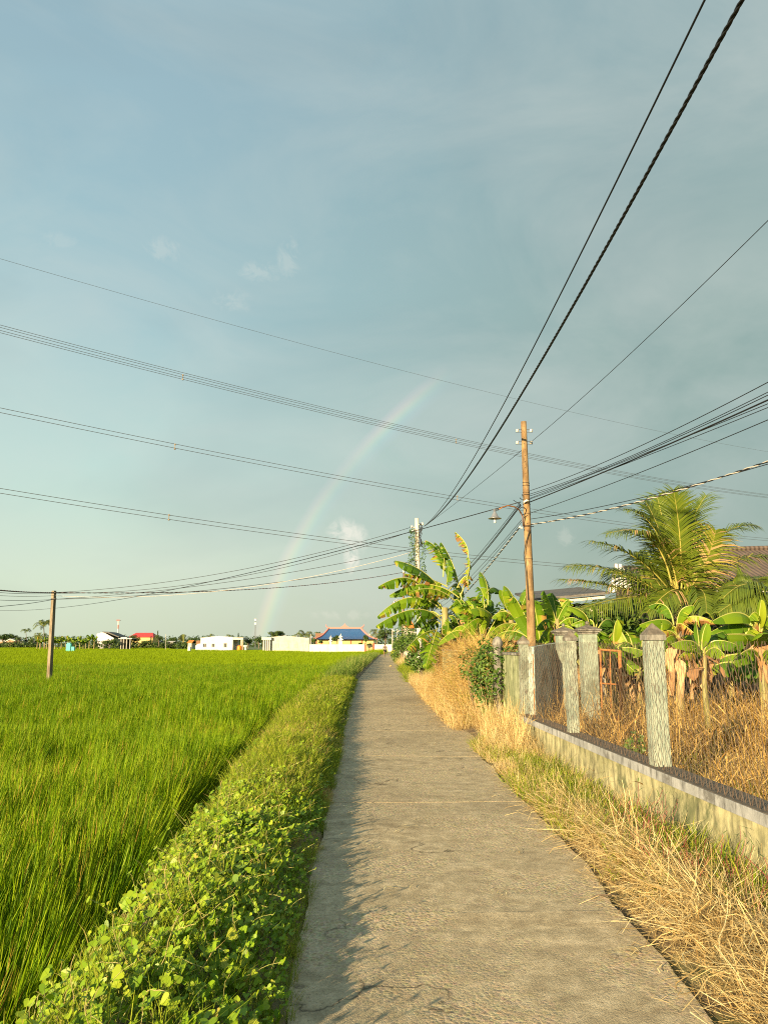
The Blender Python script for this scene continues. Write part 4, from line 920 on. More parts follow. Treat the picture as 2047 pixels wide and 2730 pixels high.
# the neighbouring family of wires, half a step on, closes the diamonds
yy = .02 + pitch*.5; 
while yy < WL-.02:
    seg = []; sag = .03*noise.noise(Vector((yy*.8, 0, 5)))
    for i in range(nrow+1):
        off = (pitch*.5 if (i + int(round((yy-.02-pitch*.5)/pitch)) + 1) % 2 else 0) - pitch*.0
        x_ = xm + .004 + .012*noise.noise(Vector((yy*1.5, i*.15, 8)))
        seg.append(MW @ Vector((x_, yy-off+.006*noise.noise(Vector((yy*7, i*.6, 4))), z0 + i*hc*(1+sag*.5))))
    b.tube(seg, .0012, 3, 0, .5, False); yy += pitch
for i in range(int(WL/.12)):                                          # spikes of rusty wire in the coping
    y_ = .03 + i*.12; b.tube([MW @ Vector((xm+.02, y_, .50)), MW @ Vector((xm+.015+U(-.01, .01), y_+U(-.01, .01), .565))], .003, 4, 0)
b.build('wire_mesh', M['rustwire'], fence)
b = MB(); q = MW @ Vector((.125, S1[0]-.62, 0)); b.tube([q+Vector((0, 0, .4)), q+Vector((0, 0, 1.45))], .007, 6); b.build('mesh_rod', M['rust'], fence)
# the neighbour's plastered wall
gwall = thing('garden_wall', 'pale green plastered garden wall running on behind the heap of dead vines', 'wall', (WB.x, WB.y, 0))
b = MB(); y0 = WL+.06; b.box((.06, y0, -.2), (.24, y0+10, 1.42), 0, .5, MW); b.build('wall', M['greenwall'], gwall)
b = MB(); b.box((.04, y0-.01, 1.422), (.26, y0+10, 1.46), 0, .5, MW); b.build('coping', M['cap'], gwall)
# side wall in shade
q0 = MW @ Vector((.25, WL-.10, 0)); q1 = Vector((3.72, 15.4, 0)); dd = (q1-q0).normalized(); nn = Vector((dd.y, -dd.x, 0))
sw = thing('side_wall', 'plain grey-green shaded wall behind the mesh between the two farther pillars', 'wall', tuple(q0))
b = MB(); z1 = 1.60
b.prism([q0, q1, q1+Vector((0, 0, z1+.07)), q0+Vector((0, 0, z1-.04))], -nn*.1); b.build('wall', M['greypanel'], sw)
# gate posts
def gate_post(label, px, pyt, Y, wpx):
    c = P(px, 1940, Y); top = P(px, pyt, Y).z; k = Y/ray(px, 1700).y; wd = wpx*k/F*.80
    t = thing('gate_post', label, 'gate post', (c.x, Y, 0), 'capped gate posts'); Mx = Matrix.Translation((c.x, Y, 0)) @ Matrix.Rotation(ang, 4, 'Z')
    zc = top - wd*.62
    b = MB(); b.box((-wd/2, -wd/2, -.1), (wd/2, wd/2, zc), 0, .5, Mx); b.build('shaft', M['pillar'], t, bevel=.006)
    b = MB(); b.box((-wd*.56, -wd*.56, zc+.001), (wd*.56, wd*.56, zc+wd*.13), 0, .5, Mx); b.box((-wd*.66, -wd*.66, zc+wd*.131), (wd*.66, wd*.66, zc+wd*.24), 0, .5, Mx)
    b.box((-wd*.76, -wd*.76, zc+wd*.241), (wd*.76, wd*.76, zc+wd*.34), 0, .5, Mx); b.frustum((0, 0), wd*1.5, wd*1.5, .05, .05, zc+wd*.342, top, 1, Mx)
    b.build('cap', [M['cap'], M['captop']], t, bevel=.006)
    b = MB(); b.lathe([(.0, 0), (.03, .01), (.03, .05), (.0, .07)], (c.x, Y, top), 8); b.build('finial', M['cap'], t)
gate_post('nearer square gate post with a stepped mossy cap standing behind the middle mesh pillar', 1577, 1667, 12.3, 49)
gate_post('farther square gate post, its stepped cap showing left of the nearer capped post', 1512, 1672, 13.6, 46)
# rusty gate
YG = 11.9; g = thing('metal_gate', 'rusty orange metal gate frame with a solid lower panel right of the gate posts', 'gate', tuple(P(1630, 1940, YG)))
A = lambda x, y: P(x, y, YG)
b = MB(); b.tube([A(1652, 1735), A(1657, 1948)], .026, 8); b.tube([A(1598, 1732), A(1653, 1736)], .016, 8); b.tube([A(1600, 1822), A(1655, 1826)], .012, 8); b.tube([A(1600, 1732), A(1606, 1948)], .014, 8); b.tube([A(1626, 1734), A(1630, 1946)], .008, 6)
b.build('frame', M['rust'], g)
b = MB(); b.prism([A(1622, 1912), A(1654, 1908), A(1656, 1946), A(1622, 1948)], (0, .012, 0)); b.build('lower_panel', M['rust'], g)
# twig on the path
b = MB(); q = G(1595, 2394, .03); b.tube([q+Vector((-.05, -.015, 0)), q+Vector((0, .01, .012)), q+Vector((.07, .03, .006)), q+Vector((.13, .035, .004))], [.006, .008, .005, .002], 5); b.tube([q+Vector((0, .01, .01)), q+Vector((.05, -.03, .004))], [.004, .002], 4)
tag(b.build('twig', M['bark']), 'small dark twig lying on the concrete near the right edge of the path', 'twig')
b = MB(); b.blob(G(1041, 1776, .05), (.10, .09, .06), 4, .4); tag(b.build('stone', M['straw']), 'small pale lump lying on the path before the distant heap of dry grass', 'stone')
# ------------------------------------------------------------------ poles
M['pole'] = stainmat('tan_concrete_pole', (.27,.175,.08), (.36,.25,.125), (.11,.07,.04), (.17,.105,.055), 2.0, .8)  # tan is the pole's own colour, with darker streaks and blotches
M['polewhite'] = noisemat('pale_concrete_pole', (.50,.46,.38), (.66,.61,.52), 4, .85, (1,1,.4), .2)
M['poledark'] = noisemat('dark_weathered_pole', (.13,.095,.06), (.26,.19,.12), 5, .9, (1,1,.3), .4)
M['poleleft'] = noisemat('rough_concrete_post', (.16,.125,.085), (.28,.23,.16), 6, .9, (1,1,.35), .4, c3=(.12,.09,.055))
M['ceramic'] = flat('white_ceramic', (.70,.66,.58), .3)
M['steel'] = flat('galvanised_steel', (.42,.42,.42), .35, .7)
Y1 = 16.6
p1t = P(1395.5, 1124, Y1); p1b = P(1418, 1765, Y1); p1b.z = 0; p1b.x = P(1416, 1718, Y1).x + .02
def pole1(z): return p1b + (p1t-p1b)*(z/p1t.z)
pl = thing('utility_pole', 'tall sunlit tan concrete pole with white insulators, a curved lamp arm and many cables', 'utility pole', tuple(p1b), 'utility poles')
b = MB(); b.tube([pole1(z_) for z_ in np.linspace(0, p1t.z, 14)], list(np.linspace(.105, .062, 14)), 20); b.build('shaft', M['pole'], pl, True)
for k in range(15):
    b = MB(); c = pole1(p1t.z - .12 - .135*k*(1 if k < 9 else 1.25)); r_ = .064 + .043*(1-c.z/p1t.z)
    b.tube([c + Vector((-.012, -r_+.006, 0)), c + Vector((-.012, -r_-.0035, 0))], .007 if k < 12 else .011, 8); b.build('bolt_hole', M['dark'], pl)
for (zx, dx) in ((1148, -1), (1148, 1), (1180, -1), (1180, 1)):
    c = P(1397+dx*15, zx, Y1-.02)
    b = MB(); b.box((c.x-.066, c.y-.015, c.z+.030), (c.x+.066, c.y+.015, c.z+.036)); b.box((c.x-.066, c.y-.015, c.z-.036), (c.x+.066, c.y+.015, c.z-.030)); b.box((c.x+dx*.06-.003, c.y-.013, c.z-.030), (c.x+dx*.06+.003, c.y+.013, c.z+.030)); o = b.build('bracket', M['steel'], pl)
    b = MB(); cc = c + Vector((dx*.028, 0, 0)); b.lathe([(0, -.03), (.030, -.028), (.032, -.012), (.020, 0), (.032, .012), (.030, .028), (0, .03)], cc, 12); b.build('insulator', M['ceramic'], o, True).matrix_parent_inverse = Matrix.Identity(4)
Z4 = lambda x, y: (1250+.2411*x, 1080+.2411*y)
b = MB(); arc = [P(*Z4(*q), Y1-.05-.12*k) for k, q in enumerate(((600,1340),(592,1230),(572,1185),(545,1150),(500,1125),(430,1112),(370,1130),(325,1155)))]
b.tube(arc, .012, 8); arm = b.build('lamp_arm', M['rust'], pl, True)
hd = P(*Z4(285, 1250), Y1-.95)
b = MB(); b.lathe([(.026, .185), (.030, .19), (.030, .115), (.045, .10), (.065, .05), (.10, .01), (.137, -.005), (.137, -.012), (.10, .0), (.06, .04), (.0, .09)], hd, 24); b.tube([hd+Vector((0, 0, .17)), arc[-1]], .018, 8); b.build('lamp_shade', M['steel'], pl, True)
b = MB(); b.lathe([(0, .06), (.024, .05), (.024, -.075), (.027, -.08), (.027, -.10), (0, -.105)], hd, 12); b.build('bulb', M['ceramic'], pl, True)
b = MB()
def wrap(z, dz=.03, turns=1.1, r=None):
    pts = []
    for k in range(26):
        q = 2*math.pi*turns*k/25; c = pole1(z + dz*k/25); r_ = (.066 + .043*(1-z/p1t.z)); pts.append(c + Vector((math.cos(q)*r_, math.sin(q)*r_, 0)))
    b.tube(pts, .0055, 5)
for py in (1285, 1294, 1310, 1321, 1330, 1345, 1372, 1400, 1407, 1490): wrap(P(1400, py, Y1).z, U(-.06, .06), U(1.0, 1.6))
c = P(1393, 1362, Y1-.09); b.tube([c+Vector((.07*math.cos(q), -.02*math.sin(q*2), .085*math.sin(q))) for q in np.linspace(0, 6.2, 22)], .007, 5)
for a, e, r_ in (((1368,1333),(1389,1347),.007), ((1385,1327),(1392,1333),.008), ((1391,1317),(1394,1326),.006), ((1416,1404),(1423,1404),.008)): b.tube([P(*a, Y1-.12), P(*e, Y1-.1)], r_, 5)
pts = [P(x, y, Y1-.115) for x, y in ((1415,1399),(1408,1425),(1401,1450),(1396,1480),(1399,1500),(1403,1530),(1408,1600))]; b.tube(pts, .009, 5)
b.build('wire_wraps', M['wire'], pl)
b = MB(); c = P(1403, 1337, Y1-.10)
b.tube([c+Vector((-.06, 0, -.02)), c+Vector((0, -.02, .02)), c+Vector((.06, 0, .01))], [.02, .026, .02], 7); b.build('connector', M['ceramic'], pl, True); b = MB(); b.lathe([(0, -.03), (.022, -.02), (.022, .02), (0, .03)], P(1386, 1405, Y1-.12), 10); b.lathe([(0, -.025), (.016, -.015), (.016, .015), (0, .025)], P(1391, 1407, Y1-.12), 10)
b.build('connector', M['ceramic'], pl, True)
# second pole (white, with vines)
Y2p = 35.0; p2t = P(1111, 1382, Y2p); p2b = P(1119, 1700, Y2p); p2b.z = 0
pl2 = thing('utility_pole', 'white concrete pole overgrown with a green vine behind the tallest banana', 'utility pole', tuple(p2b), 'utility poles')
b = MB(); b.tube([p2b+(p2t-p2b)*k/8 for k in range(9)], list(np.linspace(.125, .088, 9)), 14); b.build('shaft', M['polewhite'], pl2, True)
for x, y in ((1098, 1405), (1101, 1414), (1126, 1397)):
    b = MB(); c = P(x, y, Y2p-.05); b.lathe([(0, -.06), (.06, -.05), (.045, 0), (.06, .05), (0, .06)], c, 10); b.tube([c, P(1112, y+2, Y2p)], .02, 5); b.build('insulator', M['ceramic'], pl2, True)
b = MB()
for k in range(6): q = [P(1121+U(-5, 6), 1395+j*9, Y2p-.1) for j in range(8)]; b.tube(q, .014, 4)
b.build('wire_wraps', M['wire'], pl2)
vt = thing('climbing_vine', 'leafy green vine hanging on the upper part of the white concrete pole', 'vine', tuple(P(1112, 1500, Y2p)))
b = MB()
for y in range(1412, 1530, 6):
    xx = 1103 + 3*math.sin(y*.07); leafmass(b, P(xx-1, y, Y2p-.12), (.17+.10*math.sin((y-1412)/37), .18, .14), 26, .09, .2, .9, y)
    if y > 1440: leafmass(b, P(1128+3*math.sin(y*.1), y+4, Y2p-.05), (.12, .15, .12), 10, .09, .2, .9, y)
b.build('foliage', M['shrub'], vt)
b = MB(); b.tube([P(1106+3*math.sin(y*.08), y, Y2p-.14) for y in range(1410, 1560, 8)], .015, 4); b.build('stems', M['bark'], vt)
# dark pole with small lamp further along
Y3 = 67.0; p3b = P(1071, 1767, Y3); p3b.z = 0; p3t = P(1077, 1523, Y3)
pl3 = thing('utility_pole', 'dark weathered pole with a small curved-arm lamp far along the path', 'utility pole', tuple(p3b), 'utility poles')
b = MB(); b.tube([p3b+(p3t-p3b)*k/8 for k in range(9)], list(np.linspace(.13, .09, 9)), 10); b.build('shaft', M['poledark'], pl3, True)
b = MB(); b.tube([P(x, y, Y3) for x, y in ((1074,1606),(1068,1600),(1061,1598),(1055,1600),(1052,1604))], .035, 6); b.build('lamp_arm', M['steel'], pl3, True)
b = MB(); b.lathe([(.05, .3), (.08, .2), (.22, .0), (.0, .02)], P(1051, 1609, Y3), 12); b.build('lamp_shade', M['steel'], pl3, True)
b = MB(); b.lathe([(0, -.1), (.1, -.09), (.07, 0), (.1, .09), (0, .1)], P(1076, 1524, Y3-.1), 8); b.build('insulator', M['ceramic'], pl3, True)
# left pole standing in the rice
Y4 = 38.0; p4t = P(144, 1575, Y4); p4b = P(133, 1800, Y4); p4b.z = FZ-.2
pl4 = thing('utility_pole', 'short rough square concrete post standing alone in the rice', 'utility pole', tuple(p4b), 'utility poles')
Mx = Matrix.Translation(p4b) @ (p4t-p4b).to_track_quat('Z', 'Y').to_matrix().to_4x4() @ Matrix.Rotation(R(-22), 4, 'Z')
b = MB(); hh = (p4t-p4b).length; nseg = 10
for k in range(1): b.frustum((0, 0), .21, .19, .17, .155, 0, hh, 0, Mx)
b.build('shaft', M['poleleft'], pl4, bevel=.012)
b = MB()
for py in (1580, 1597): c = P(144, py, Y4); b.box((c.x-.115, c.y-.105, c.z-.02), (c.x+.115, c.y+.105, c.z+.02))
b.build('wire_bands', M['wire'], pl4)
# far white posts along the path
for lab, x, yt, yb, Y in (('left of two thin white lamp poles before the large tree beyond the path', 1046, 1677, 1712, 120), ('right of two thin white lamp poles before the large tree beyond the path', 1059, 1677, 1712, 112), ('slim white pole directly behind the dark weathered pole', 1077, 1667, 1767, 66.5)):
    a = P(x, yb, Y); a.z = 0; e = P(x, yt, Y); t = thing('lamp_pole', lab, 'pole', tuple(a), 'thin white poles')
    b = MB(); b.tube([a, e], [.07, .055], 8); b.build('shaft', M['polewhite'], t, True)
    b = MB(); b.lathe([(0, -.12), (.09, -.1), (.09, .1), (0, .12)], e + Vector((.2, -.1, -.3)), 8); b.tube([e+Vector((0, 0, -.3)), e+Vector((.2, -.1, -.3))], .03, 5); b.build('fitting', M['ceramic'], t, True)
# white pale fence
pf = thing('pale_fence', 'white concrete pale fence right of the dark pole, half hidden by banana leaves', 'fence', tuple(P(1108, 1760, 52)))
for k in range(10):
    x = 1086 + k*5.3 + U(-1, 1); Y = 58 - k*1.6; a = P(x, 1765, Y); a.z = 0; top = P(x, 1724-k*.6+U(-2, 2), Y).z; wd = U(.05, .09)
    b = MB(); b.box((a.x-wd, Y-.04, -.1), (a.x+wd, Y+.04, top)); b.build('pale', M['wallwhite'], pf)
b = MB(); q0 = P(1084, 1735, 58.2); q1 = P(1136, 1733, 43.2); b.tube([q0, q1], .04, 5); q0.z -= .9; q1.z -= .7; b.tube([q0, q1], .04, 5); b.build('rails', M['wallwhite'], pf)
# ------------------------------------------------------------------ cables
def interp(pts, n=26):
    pts = [Vector(p) for p in pts]
    if len(pts) == 2: return [pts[0].lerp(pts[1], k/n) for k in range(n+1)]
    d = [0]
    for a, e in zip(pts[:-1], pts[1:]): d.append(d[-1] + (e-a).length)
    x = np.array(d)/d[-1]; dg = min(2, len(pts)-1)
    cs = [np.polyfit(x, [p[i] for p in pts], dg) for i in range(3)]
    return [Vector([float(np.polyval(c, k/n)) for c in cs]) for k in range(n+1)]
def sagline(A, B, s, n=30):
    A, B = Vector(A), Vector(B); return [A.lerp(B, k/n) - Vector((0, 0, 4*s*(k/n)*(1-k/n))) for k in range(n+1)]
def cable(label, pts, r, m='wire', name='overhead_cable', group='overhead cables'):
    b = MB(); b.tube(pts, r, 6); return tag(b.build(name, M[m], None, True), label, 'cable', group)
def twisted(label, pts, r, ms, rr, pitch, group='overhead cables'):
    t = thing('twisted_cable', label, 'cable', tuple(pts[0]), group)
    L = sum((pts[i+1]-pts[i]).length for i in range(len(pts)-1)); n = max(30, int(L/pitch*6))
    fine_ = []; acc = [0]
    for i in range(len(pts)-1): acc.append(acc[-1]+(pts[i+1]-pts[i]).length)
    for k in range(n+1):
        s_ = L*k/n; i = min(len(pts)-2, max(0, int(np.searchsorted(acc, s_))-1)); fine_.append((pts[i].lerp(pts[i+1], (s_-acc[i])/max(1e-6, acc[i+1]-acc[i])), s_))
    d = (pts[-1]-pts[0]).normalized(); a = d.orthogonal().normalized(); c = d.cross(a)
    for q, m in enumerate(ms):
        b = MB(); b.tube([p + (a*math.cos(2*math.pi*(s_/pitch+q/len(ms))) + c*math.sin(2*math.pi*(s_/pitch+q/len(ms))))*r for p, s_ in fine_], rr, 5); b.build('strand', M[m], t, True)
D = lambda x, y: (x*1.2339, y*1.2339)          # display pixels of the full photo to photo pixels
# heavy cables overhead from the white pole, over the viewer's right
e2 = P(1132, 1402, Y2p)
a_ = G(1970, 0, 6.9); far_ = a_ + (a_-e2)*.45; far_.z = 7.4
twisted('thick twisted black cable running overhead from the white pole to the top right corner', interp([e2, P(1340, 1130, 22)*.0 + onplane(1340, 1130, e2, a_), onplane(1700, 520, e2, a_), a_]) + [far_], .0105, ['wire', 'wire', 'wire'], .012, .35)
a_ = G(1873, 0, 6.9); far_ = a_ + (a_-e2)*.45; far_.z = 7.4
cable('single black cable just left of the thick twisted one, rising to the top edge', interp([e2, onplane(1250, 1240, e2, a_), onplane(1570, 640, e2, a_), a_]) + [far_], .010)
# top cable of the tan pole
s_ = P(1419, 1175, Y1); a_ = G(2047, 587, 6.3)
cable('thin cable from the lower right insulator of the tan pole up to the right edge', interp([s_, onplane(1720, 905, s_, a_), a_]) + [a_ + (a_-s_)*.3], .0055)
cable('thin cable from the tan pole down to the white pole', sagline(P(1397, 1195, Y1), P(1124, 1408, Y2p), .05), .006)
# bundle to the right edge
for lab, y0, ye, mid, r_ in (('topmost cable of the bundle from the tan pole to the right edge', 1308, 1018.6, (1700, 1192), .006), ('second cable of the bundle right of the tan pole, just above the close-set group', 1317, 1045, (1700, 1208), .0055), ('third cable of the bundle right of the tan pole', 1322, 1053, (1700, 1212), .006),
        ('thickest black cable of the bundle right of the tan pole', 1338, 1066, (1700, 1220), .0115), ('cable running just under the thickest one right of the tan pole', 1328, 1076, (1700, 1216), .0055), ('lowest cable of the close-set bundle right of the tan pole', 1330, 1086, (1700, 1224), .0055), ('lone cable below the bundle, rising from the tan pole to the right edge', 1368, 1119, (1700, 1262), .006), ('thin cable running close above the black-and-white twisted cable', 1384, 1237, (1730, 1322), .006)):
    s_ = P(1413, y0, Y1); zz = 4.75 if ye < 1100 else (4.45 if ye < 1200 else 4.1); a_ = G(2047, ye, zz)
    cable(lab, interp([s_, onplane(*mid, s_, a_), a_]) + [a_ + (a_-s_)*.5], r_)
s_ = P(1415, 1398, Y1); a_ = G(2047, 1230, 4.1)
twisted('black-and-white twisted cable from the tan pole to the right edge above the palm', interp([s_, onplane(1730, 1330, s_, a_), a_]) + [a_ + (a_-s_)*.5], .008, ['wire', 'wirewhite'], .0085, .36)
# cables from the tan pole to the dark pole
for lab, x0, y0, ye, r_, sg in (('thick black cable from the tan pole down behind the banana plants', 1388, 1347, 1580, .013, 1.5), ('upper thin cable beside the thick one running down behind the bananas', 1386, 1340, 1574, .007, 1.4), ('middle thin cable beside the thick one running down behind the bananas', 1387, 1344, 1577, .007, 1.5), ('first thin cable from the low insulator of the tan pole down behind the bananas', 1390, 1386, 1610, .006, 1.2), ('second thin cable from the low insulator of the tan pole down behind the bananas', 1391, 1391, 1618, .006, 1.3)):
    cable(lab, sagline(P(x0, y0, Y1), P(1077, ye, Y3), sg), r_)
twisted('black-and-white twisted cable from the low insulator down behind the bananas', sagline(P(1386, 1404, Y1), P(1077, 1636, Y3), 1.4), .011, ['wire', 'wirewhite'], .0095, .45)
# cables over the paddy to the short post
def far_left(p, q, k=.9): d = Vector(q)-Vector(p); return Vector(q) + d*k
for lab, a, e, sg, r_, m, ext in (('upper thin cable from the white pole across the paddy to the short post', (1098, 1405, Y2p), (144, 1580, Y4), .55, .010, 'wire', 1567), ('second thin cable from the white pole across the paddy to the short post', (1101, 1415, Y2p), (144, 1582, Y4), .75, .010, 'wire', 1572),
        ('third cable across the paddy, from the vine on the white pole to the short post', (1104, 1462, Y2p), (144, 1598, Y4), .35, .010, 'wire', 1592), ('white thin cable crossing the others over the paddy', (1104, 1470, Y2p), (144, 1588, Y4), .75, .010, 'wirewhite', 1580), ('lower dark cable across the paddy to the short post', (1108, 1495, Y2p), (144, 1598, Y4), .35, .012, 'wire', 1609)):
    A_, E_ = P(*a), P(*e); x_ = P(0, ext, 30.5); x2 = x_ + (x_-E_)*.8
    pts = sagline(A_, E_, sg); pts += sagline(E_, x2, .12)[1:]
    cable(lab, pts, r_, m)
A_, E_ = P(1075, 1526, Y3), P(144, 1580, Y4); x_ = P(0, 1567, 30.5)
twisted('lowest reddish twisted cable across the paddy, ending at the short post', sagline(A_, E_, .55) + sagline(E_, x_ + (x_-E_)*.8, .1)[1:], .014, ['wirered', 'wire'], .013, .7)
cable('long thin cable from the tan pole past the white pole to the far left edge', sagline(P(1388, 1338, Y1), P(-160, 1602, 78), 1.6, 50), .010)
# high-voltage lines
HA = G(0, 880, 24); HB = G(2047, 1320, 24); HB2 = HB
def hv(lab, pts, r_, dz=0.0, dn=0.0, spacers=None, nm='high_voltage_line'):
    q = [onplane(*D(x, y), HA, HB) for x, y in pts]; pp = interp(q, 40)
    pp = [pp[0] + (pp[0]-pp[4])*2.5] + pp + [pp[-1] + (pp[-1]-pp[-4])*3]
    n_ = Vector((HB.y-HA.y, -(HB.x-HA.x), 0)).normalized()
    pp = [p + Vector((0, 0, dz)) + n_*dn for p in pp]
    cable(lab, pp, r_, 'wiregrey', nm, 'high-voltage lines')
    return pp
hv('thin uppermost wire of the high-voltage line crossing the sky', [(0,558),(470,693),(1100,858),(1659,976)], .012)
up = [(0,712),(395,815),(985,953),(1659,1073)]
for k, (dz, dn) in enumerate(((.2, 0), (.2, .45), (-.2, 0), (-.2, .45))):
    hv(['upper near wire of the four-wire high-voltage bundle', 'upper far wire of the four-wire high-voltage bundle', 'lower near wire of the four-wire high-voltage bundle', 'lower far wire of the four-wire high-voltage bundle'][k], up, .017, dz, dn)
for k, dz in enumerate((.17, -.17)):
    hv(['upper wire of the middle high-voltage pair', 'lower wire of the middle high-voltage pair'][k], [(0,885),(378,965),(950,1070),(1659,1166)], .019, dz)
    hv(['upper wire of the lowest high-voltage pair', 'lower wire of the lowest high-voltage pair'][k], [(0,1060),(365,1118),(870,1186),(1230,1223)], .019, dz)
for lab, x, y in (('left spacer clamp on the four-wire high-voltage bundle', 395, 815), ('right spacer clamp on the four-wire high-voltage bundle', 985, 953), ('left spacer clamp on the middle high-voltage pair', 378, 965), ('right spacer clamp on the middle high-voltage pair', 988, 1076), ('spacer clamp on the lowest high-voltage pair', 365, 1118)):
    c = onplane(*D(x, y), HA, HB); b = MB(); b.tube([c+Vector((0, 0, -.24)), c+Vector((0, 0, .24))], .03, 6)
    for s_ in (-.19, .19): b.box((c.x-.06, c.y-.06, c.z+s_-.05), (c.x+.06, c.y+.06, c.z+s_+.05))
    tag(b.build('line_spacer', M['poleleft']), lab, 'spacer', 'high-voltage line spacers')
# ------------------------------------------------------------------ village beyond the paddy
M['roofdark'] = noisemat('dark_roof_sheet', (.07,.065,.06), (.12,.11,.10), 3, .7, (6,1,1))
M['roofred'] = noisemat('red_roof_sheet', (.42,.035,.035), (.52,.06,.05), 3, .6)
M['roofpale'] = noisemat('pale_roof_sheet', (.42,.40,.36), (.58,.56,.52), 3, .6, (5,1,1))
M['brickwall'] = noisemat('tan_brick_wall', (.34,.20,.12), (.46,.30,.20), 3, .9)
M['brown'] = noisemat('brown_boards', (.16,.085,.05), (.25,.14,.085), 3, .9, (5,1,1))
M['turq'] = flat('turquoise_paint', (.10,.52,.46), .6)
M['pinkpaint'] = flat('pink_ridge_paint', (.56,.22,.19), .7)
M['bluetile'] = noisemat('blue_roof_tile', (.025,.085,.22), (.04,.12,.28), 2, .5, (3,1,1))
M['redpost'] = flat('brick_red_paint', (.40,.10,.06), .7)
M['orange'] = flat('orange_plastic', (.75,.24,.03), .5)
M['orangetile'] = noisemat('orange_roof_tile', (.62,.17,.025), (.78,.26,.04), 3, .7, (1,1,4))
M['stonewhite'] = noisemat('white_stone', (.60,.56,.48), (.74,.70,.62), 4, .8)
M['hedge'] = M['shrub']
BZ = -.15
def px_poly(pts, D_): return [P(x, y, D_) for x, y in pts]
def ground_to(v, z=BZ): return Vector((v.x, v.y, z))
def house(name, label, cat, x0, x1, D_, ywall, depth, wall, roof=None, roofpts=None, wins=(), cat_group=None, gable=None, eave=.4, basez=BZ):
    # front wall between photo columns x0..x1 at distance D_; optional gable outline
    A0, A1 = P(x0, ywall, D_), P(x1, ywall, D_); t = thing(name, label, cat, ((A0.x+A1.x)/2, D_, basez), cat_group)
    b = MB(); poly = [Vector((A0.x, D_, basez)), Vector((A1.x, D_, basez))]
    top = [P(x, y, D_) for x, y in (gable or [(x1, ywall), (x0, ywall)])]
    b.prism(poly + top, (0, depth, 0)); b.build('wall', wall, t)
    for wx0, wx1, wy0, wy1, kind in wins:
        a, e = P(wx0, wy0, D_), P(wx1, wy1, D_); f = MB(); fr = .07
        f.box((a.x-fr, D_-.05, e.z-fr), (a.x, D_+.02, a.z+fr)); f.box((e.x, D_-.05, e.z-fr), (e.x+fr, D_+.02, a.z+fr)); f.box((a.x, D_-.05, a.z), (e.x, D_+.02, a.z+fr)); f.box((a.x, D_-.05, e.z-fr), (e.x, D_+.02, e.z)); 
        f.box(((a.x+e.x)/2-.04, D_-.04, e.z), ((a.x+e.x)/2+.04, D_+.01, a.z))
        o = f.build('window', M['cream'], t); p = MB(); p.box((a.x, D_-.012, e.z), (e.x, D_+.01, a.z)); p.build('pane', M['glass'] if kind == 'g' else M['cream'], o)
    return t
def gable_roof(t, x0, x1, D_, yeave, yridge, depth, m, over=.5, hip=0):
    a, e = P(x0, yeave, D_), P(x1, yeave, D_); zr = P(x0, yridge, D_+depth/2).z; b = MB()
    y0, y1, ym = D_-over, D_+depth+over, D_+depth/2; th = .12
    r0, r1 = Vector((a.x+hip, ym, zr)), Vector((e.x-hip, ym, zr))
    c = [Vector((a.x, y0, a.z)), Vector((e.x, y0, a.z)), Vector((e.x, y1, a.z)), Vector((a.x, y1, a.z))]
    vs = c + [r0, r1] + [p + Vector((0, 0, th)) for p in c + [r0, r1]]
    b.add(vs, [(0,1,5,4),(2,3,4,5),(1,2,5),(3,0,4),(6,10,11,7),(8,11,10,9),(7,11,8),(9,10,6),(0,6,7,1),(1,7,8,2),(2,8,9,3),(3,9,6,0)])
    return b.build('roof', m, t)
# white house
DW = 212
t = house('house', 'long low white house with three small windows and a porch on its right end', 'house', 535, 621, DW, 1701, 9, M['white'], gable=[(621, 1699.5), (580, 1695.8), (535, 1701)], wins=[(542, 549, 1716.5, 1725, 'g'), (565, 571.5, 1717, 1725, 'g'), (597, 604, 1715.5, 1725.5, 'g')])
a, e = P(621.2, 1700, DW), P(648, 1706, DW); b = MB(); b.box((a.x, DW, e.z), (e.x, DW+8, a.z)); b.build('porch_roof', M['wallwhite'], t)
for x in (643.5, 647): q = P(x, 1706, DW+.1); b = MB(); b.box((q.x-.14, DW+.1, BZ), (q.x+.14, DW+.4, q.z-.01)); b.build('porch_post', M['brickwall'] if x > 645 else M['cream'], t)
a, e = P(521, 1718, DW), P(534.9, 1718, DW); b = MB(); b.prism([Vector((a.x, DW+.3, BZ)), Vector((e.x, DW+.3, BZ)), P(534.9, 1716, DW+.3), P(527, 1717, DW+.3), P(521, 1722, DW+.3)], (0, 5, 0)); b.build('side_wall', M['white'], t)
b = MB(); q = P(638, 1731, DW-2); q.z = BZ; b.lathe([(0, 0), (.55, 0), (.62, .3), (.62, 1.1), (.5, 1.35), (.2, 1.45), (0, 1.46)], q, 14); tag(b.build('water_tank', M['orange'], None, True), 'orange plastic water tank under the porch of the white house', 'water tank')
b = MB(); q = P(655, 1731, DW-3); q.z = 0; b.lathe([(0, 0), (.3, 0), (.35, .3), (.22, .6), (.5, .9), (.72, 1.15), (.6, 1.3), (0, 1.35)], q, 14); tag(b.build('urn', M['stonewhite'], None, True), 'white pedestal urn in the rice right of the white house', 'urn')
house('shed', 'brown boarded shed wall peeping out left of the white house', 'shed', 523, 535, 240, 1708, 6, M['brown'])
b = MB(); a, e = P(500.5, 1725.5, 190), P(507, 1725.5, 190); b.box((a.x, 190, FZ), (e.x, 191.2, a.z)); b.box((a.x+.1, 190.1, a.z), (e.x-.1, 191, a.z+.12)); tag(b.build('grave', M['stonewhite']), 'small white box-like grave out in the rice left of the white house', 'grave')
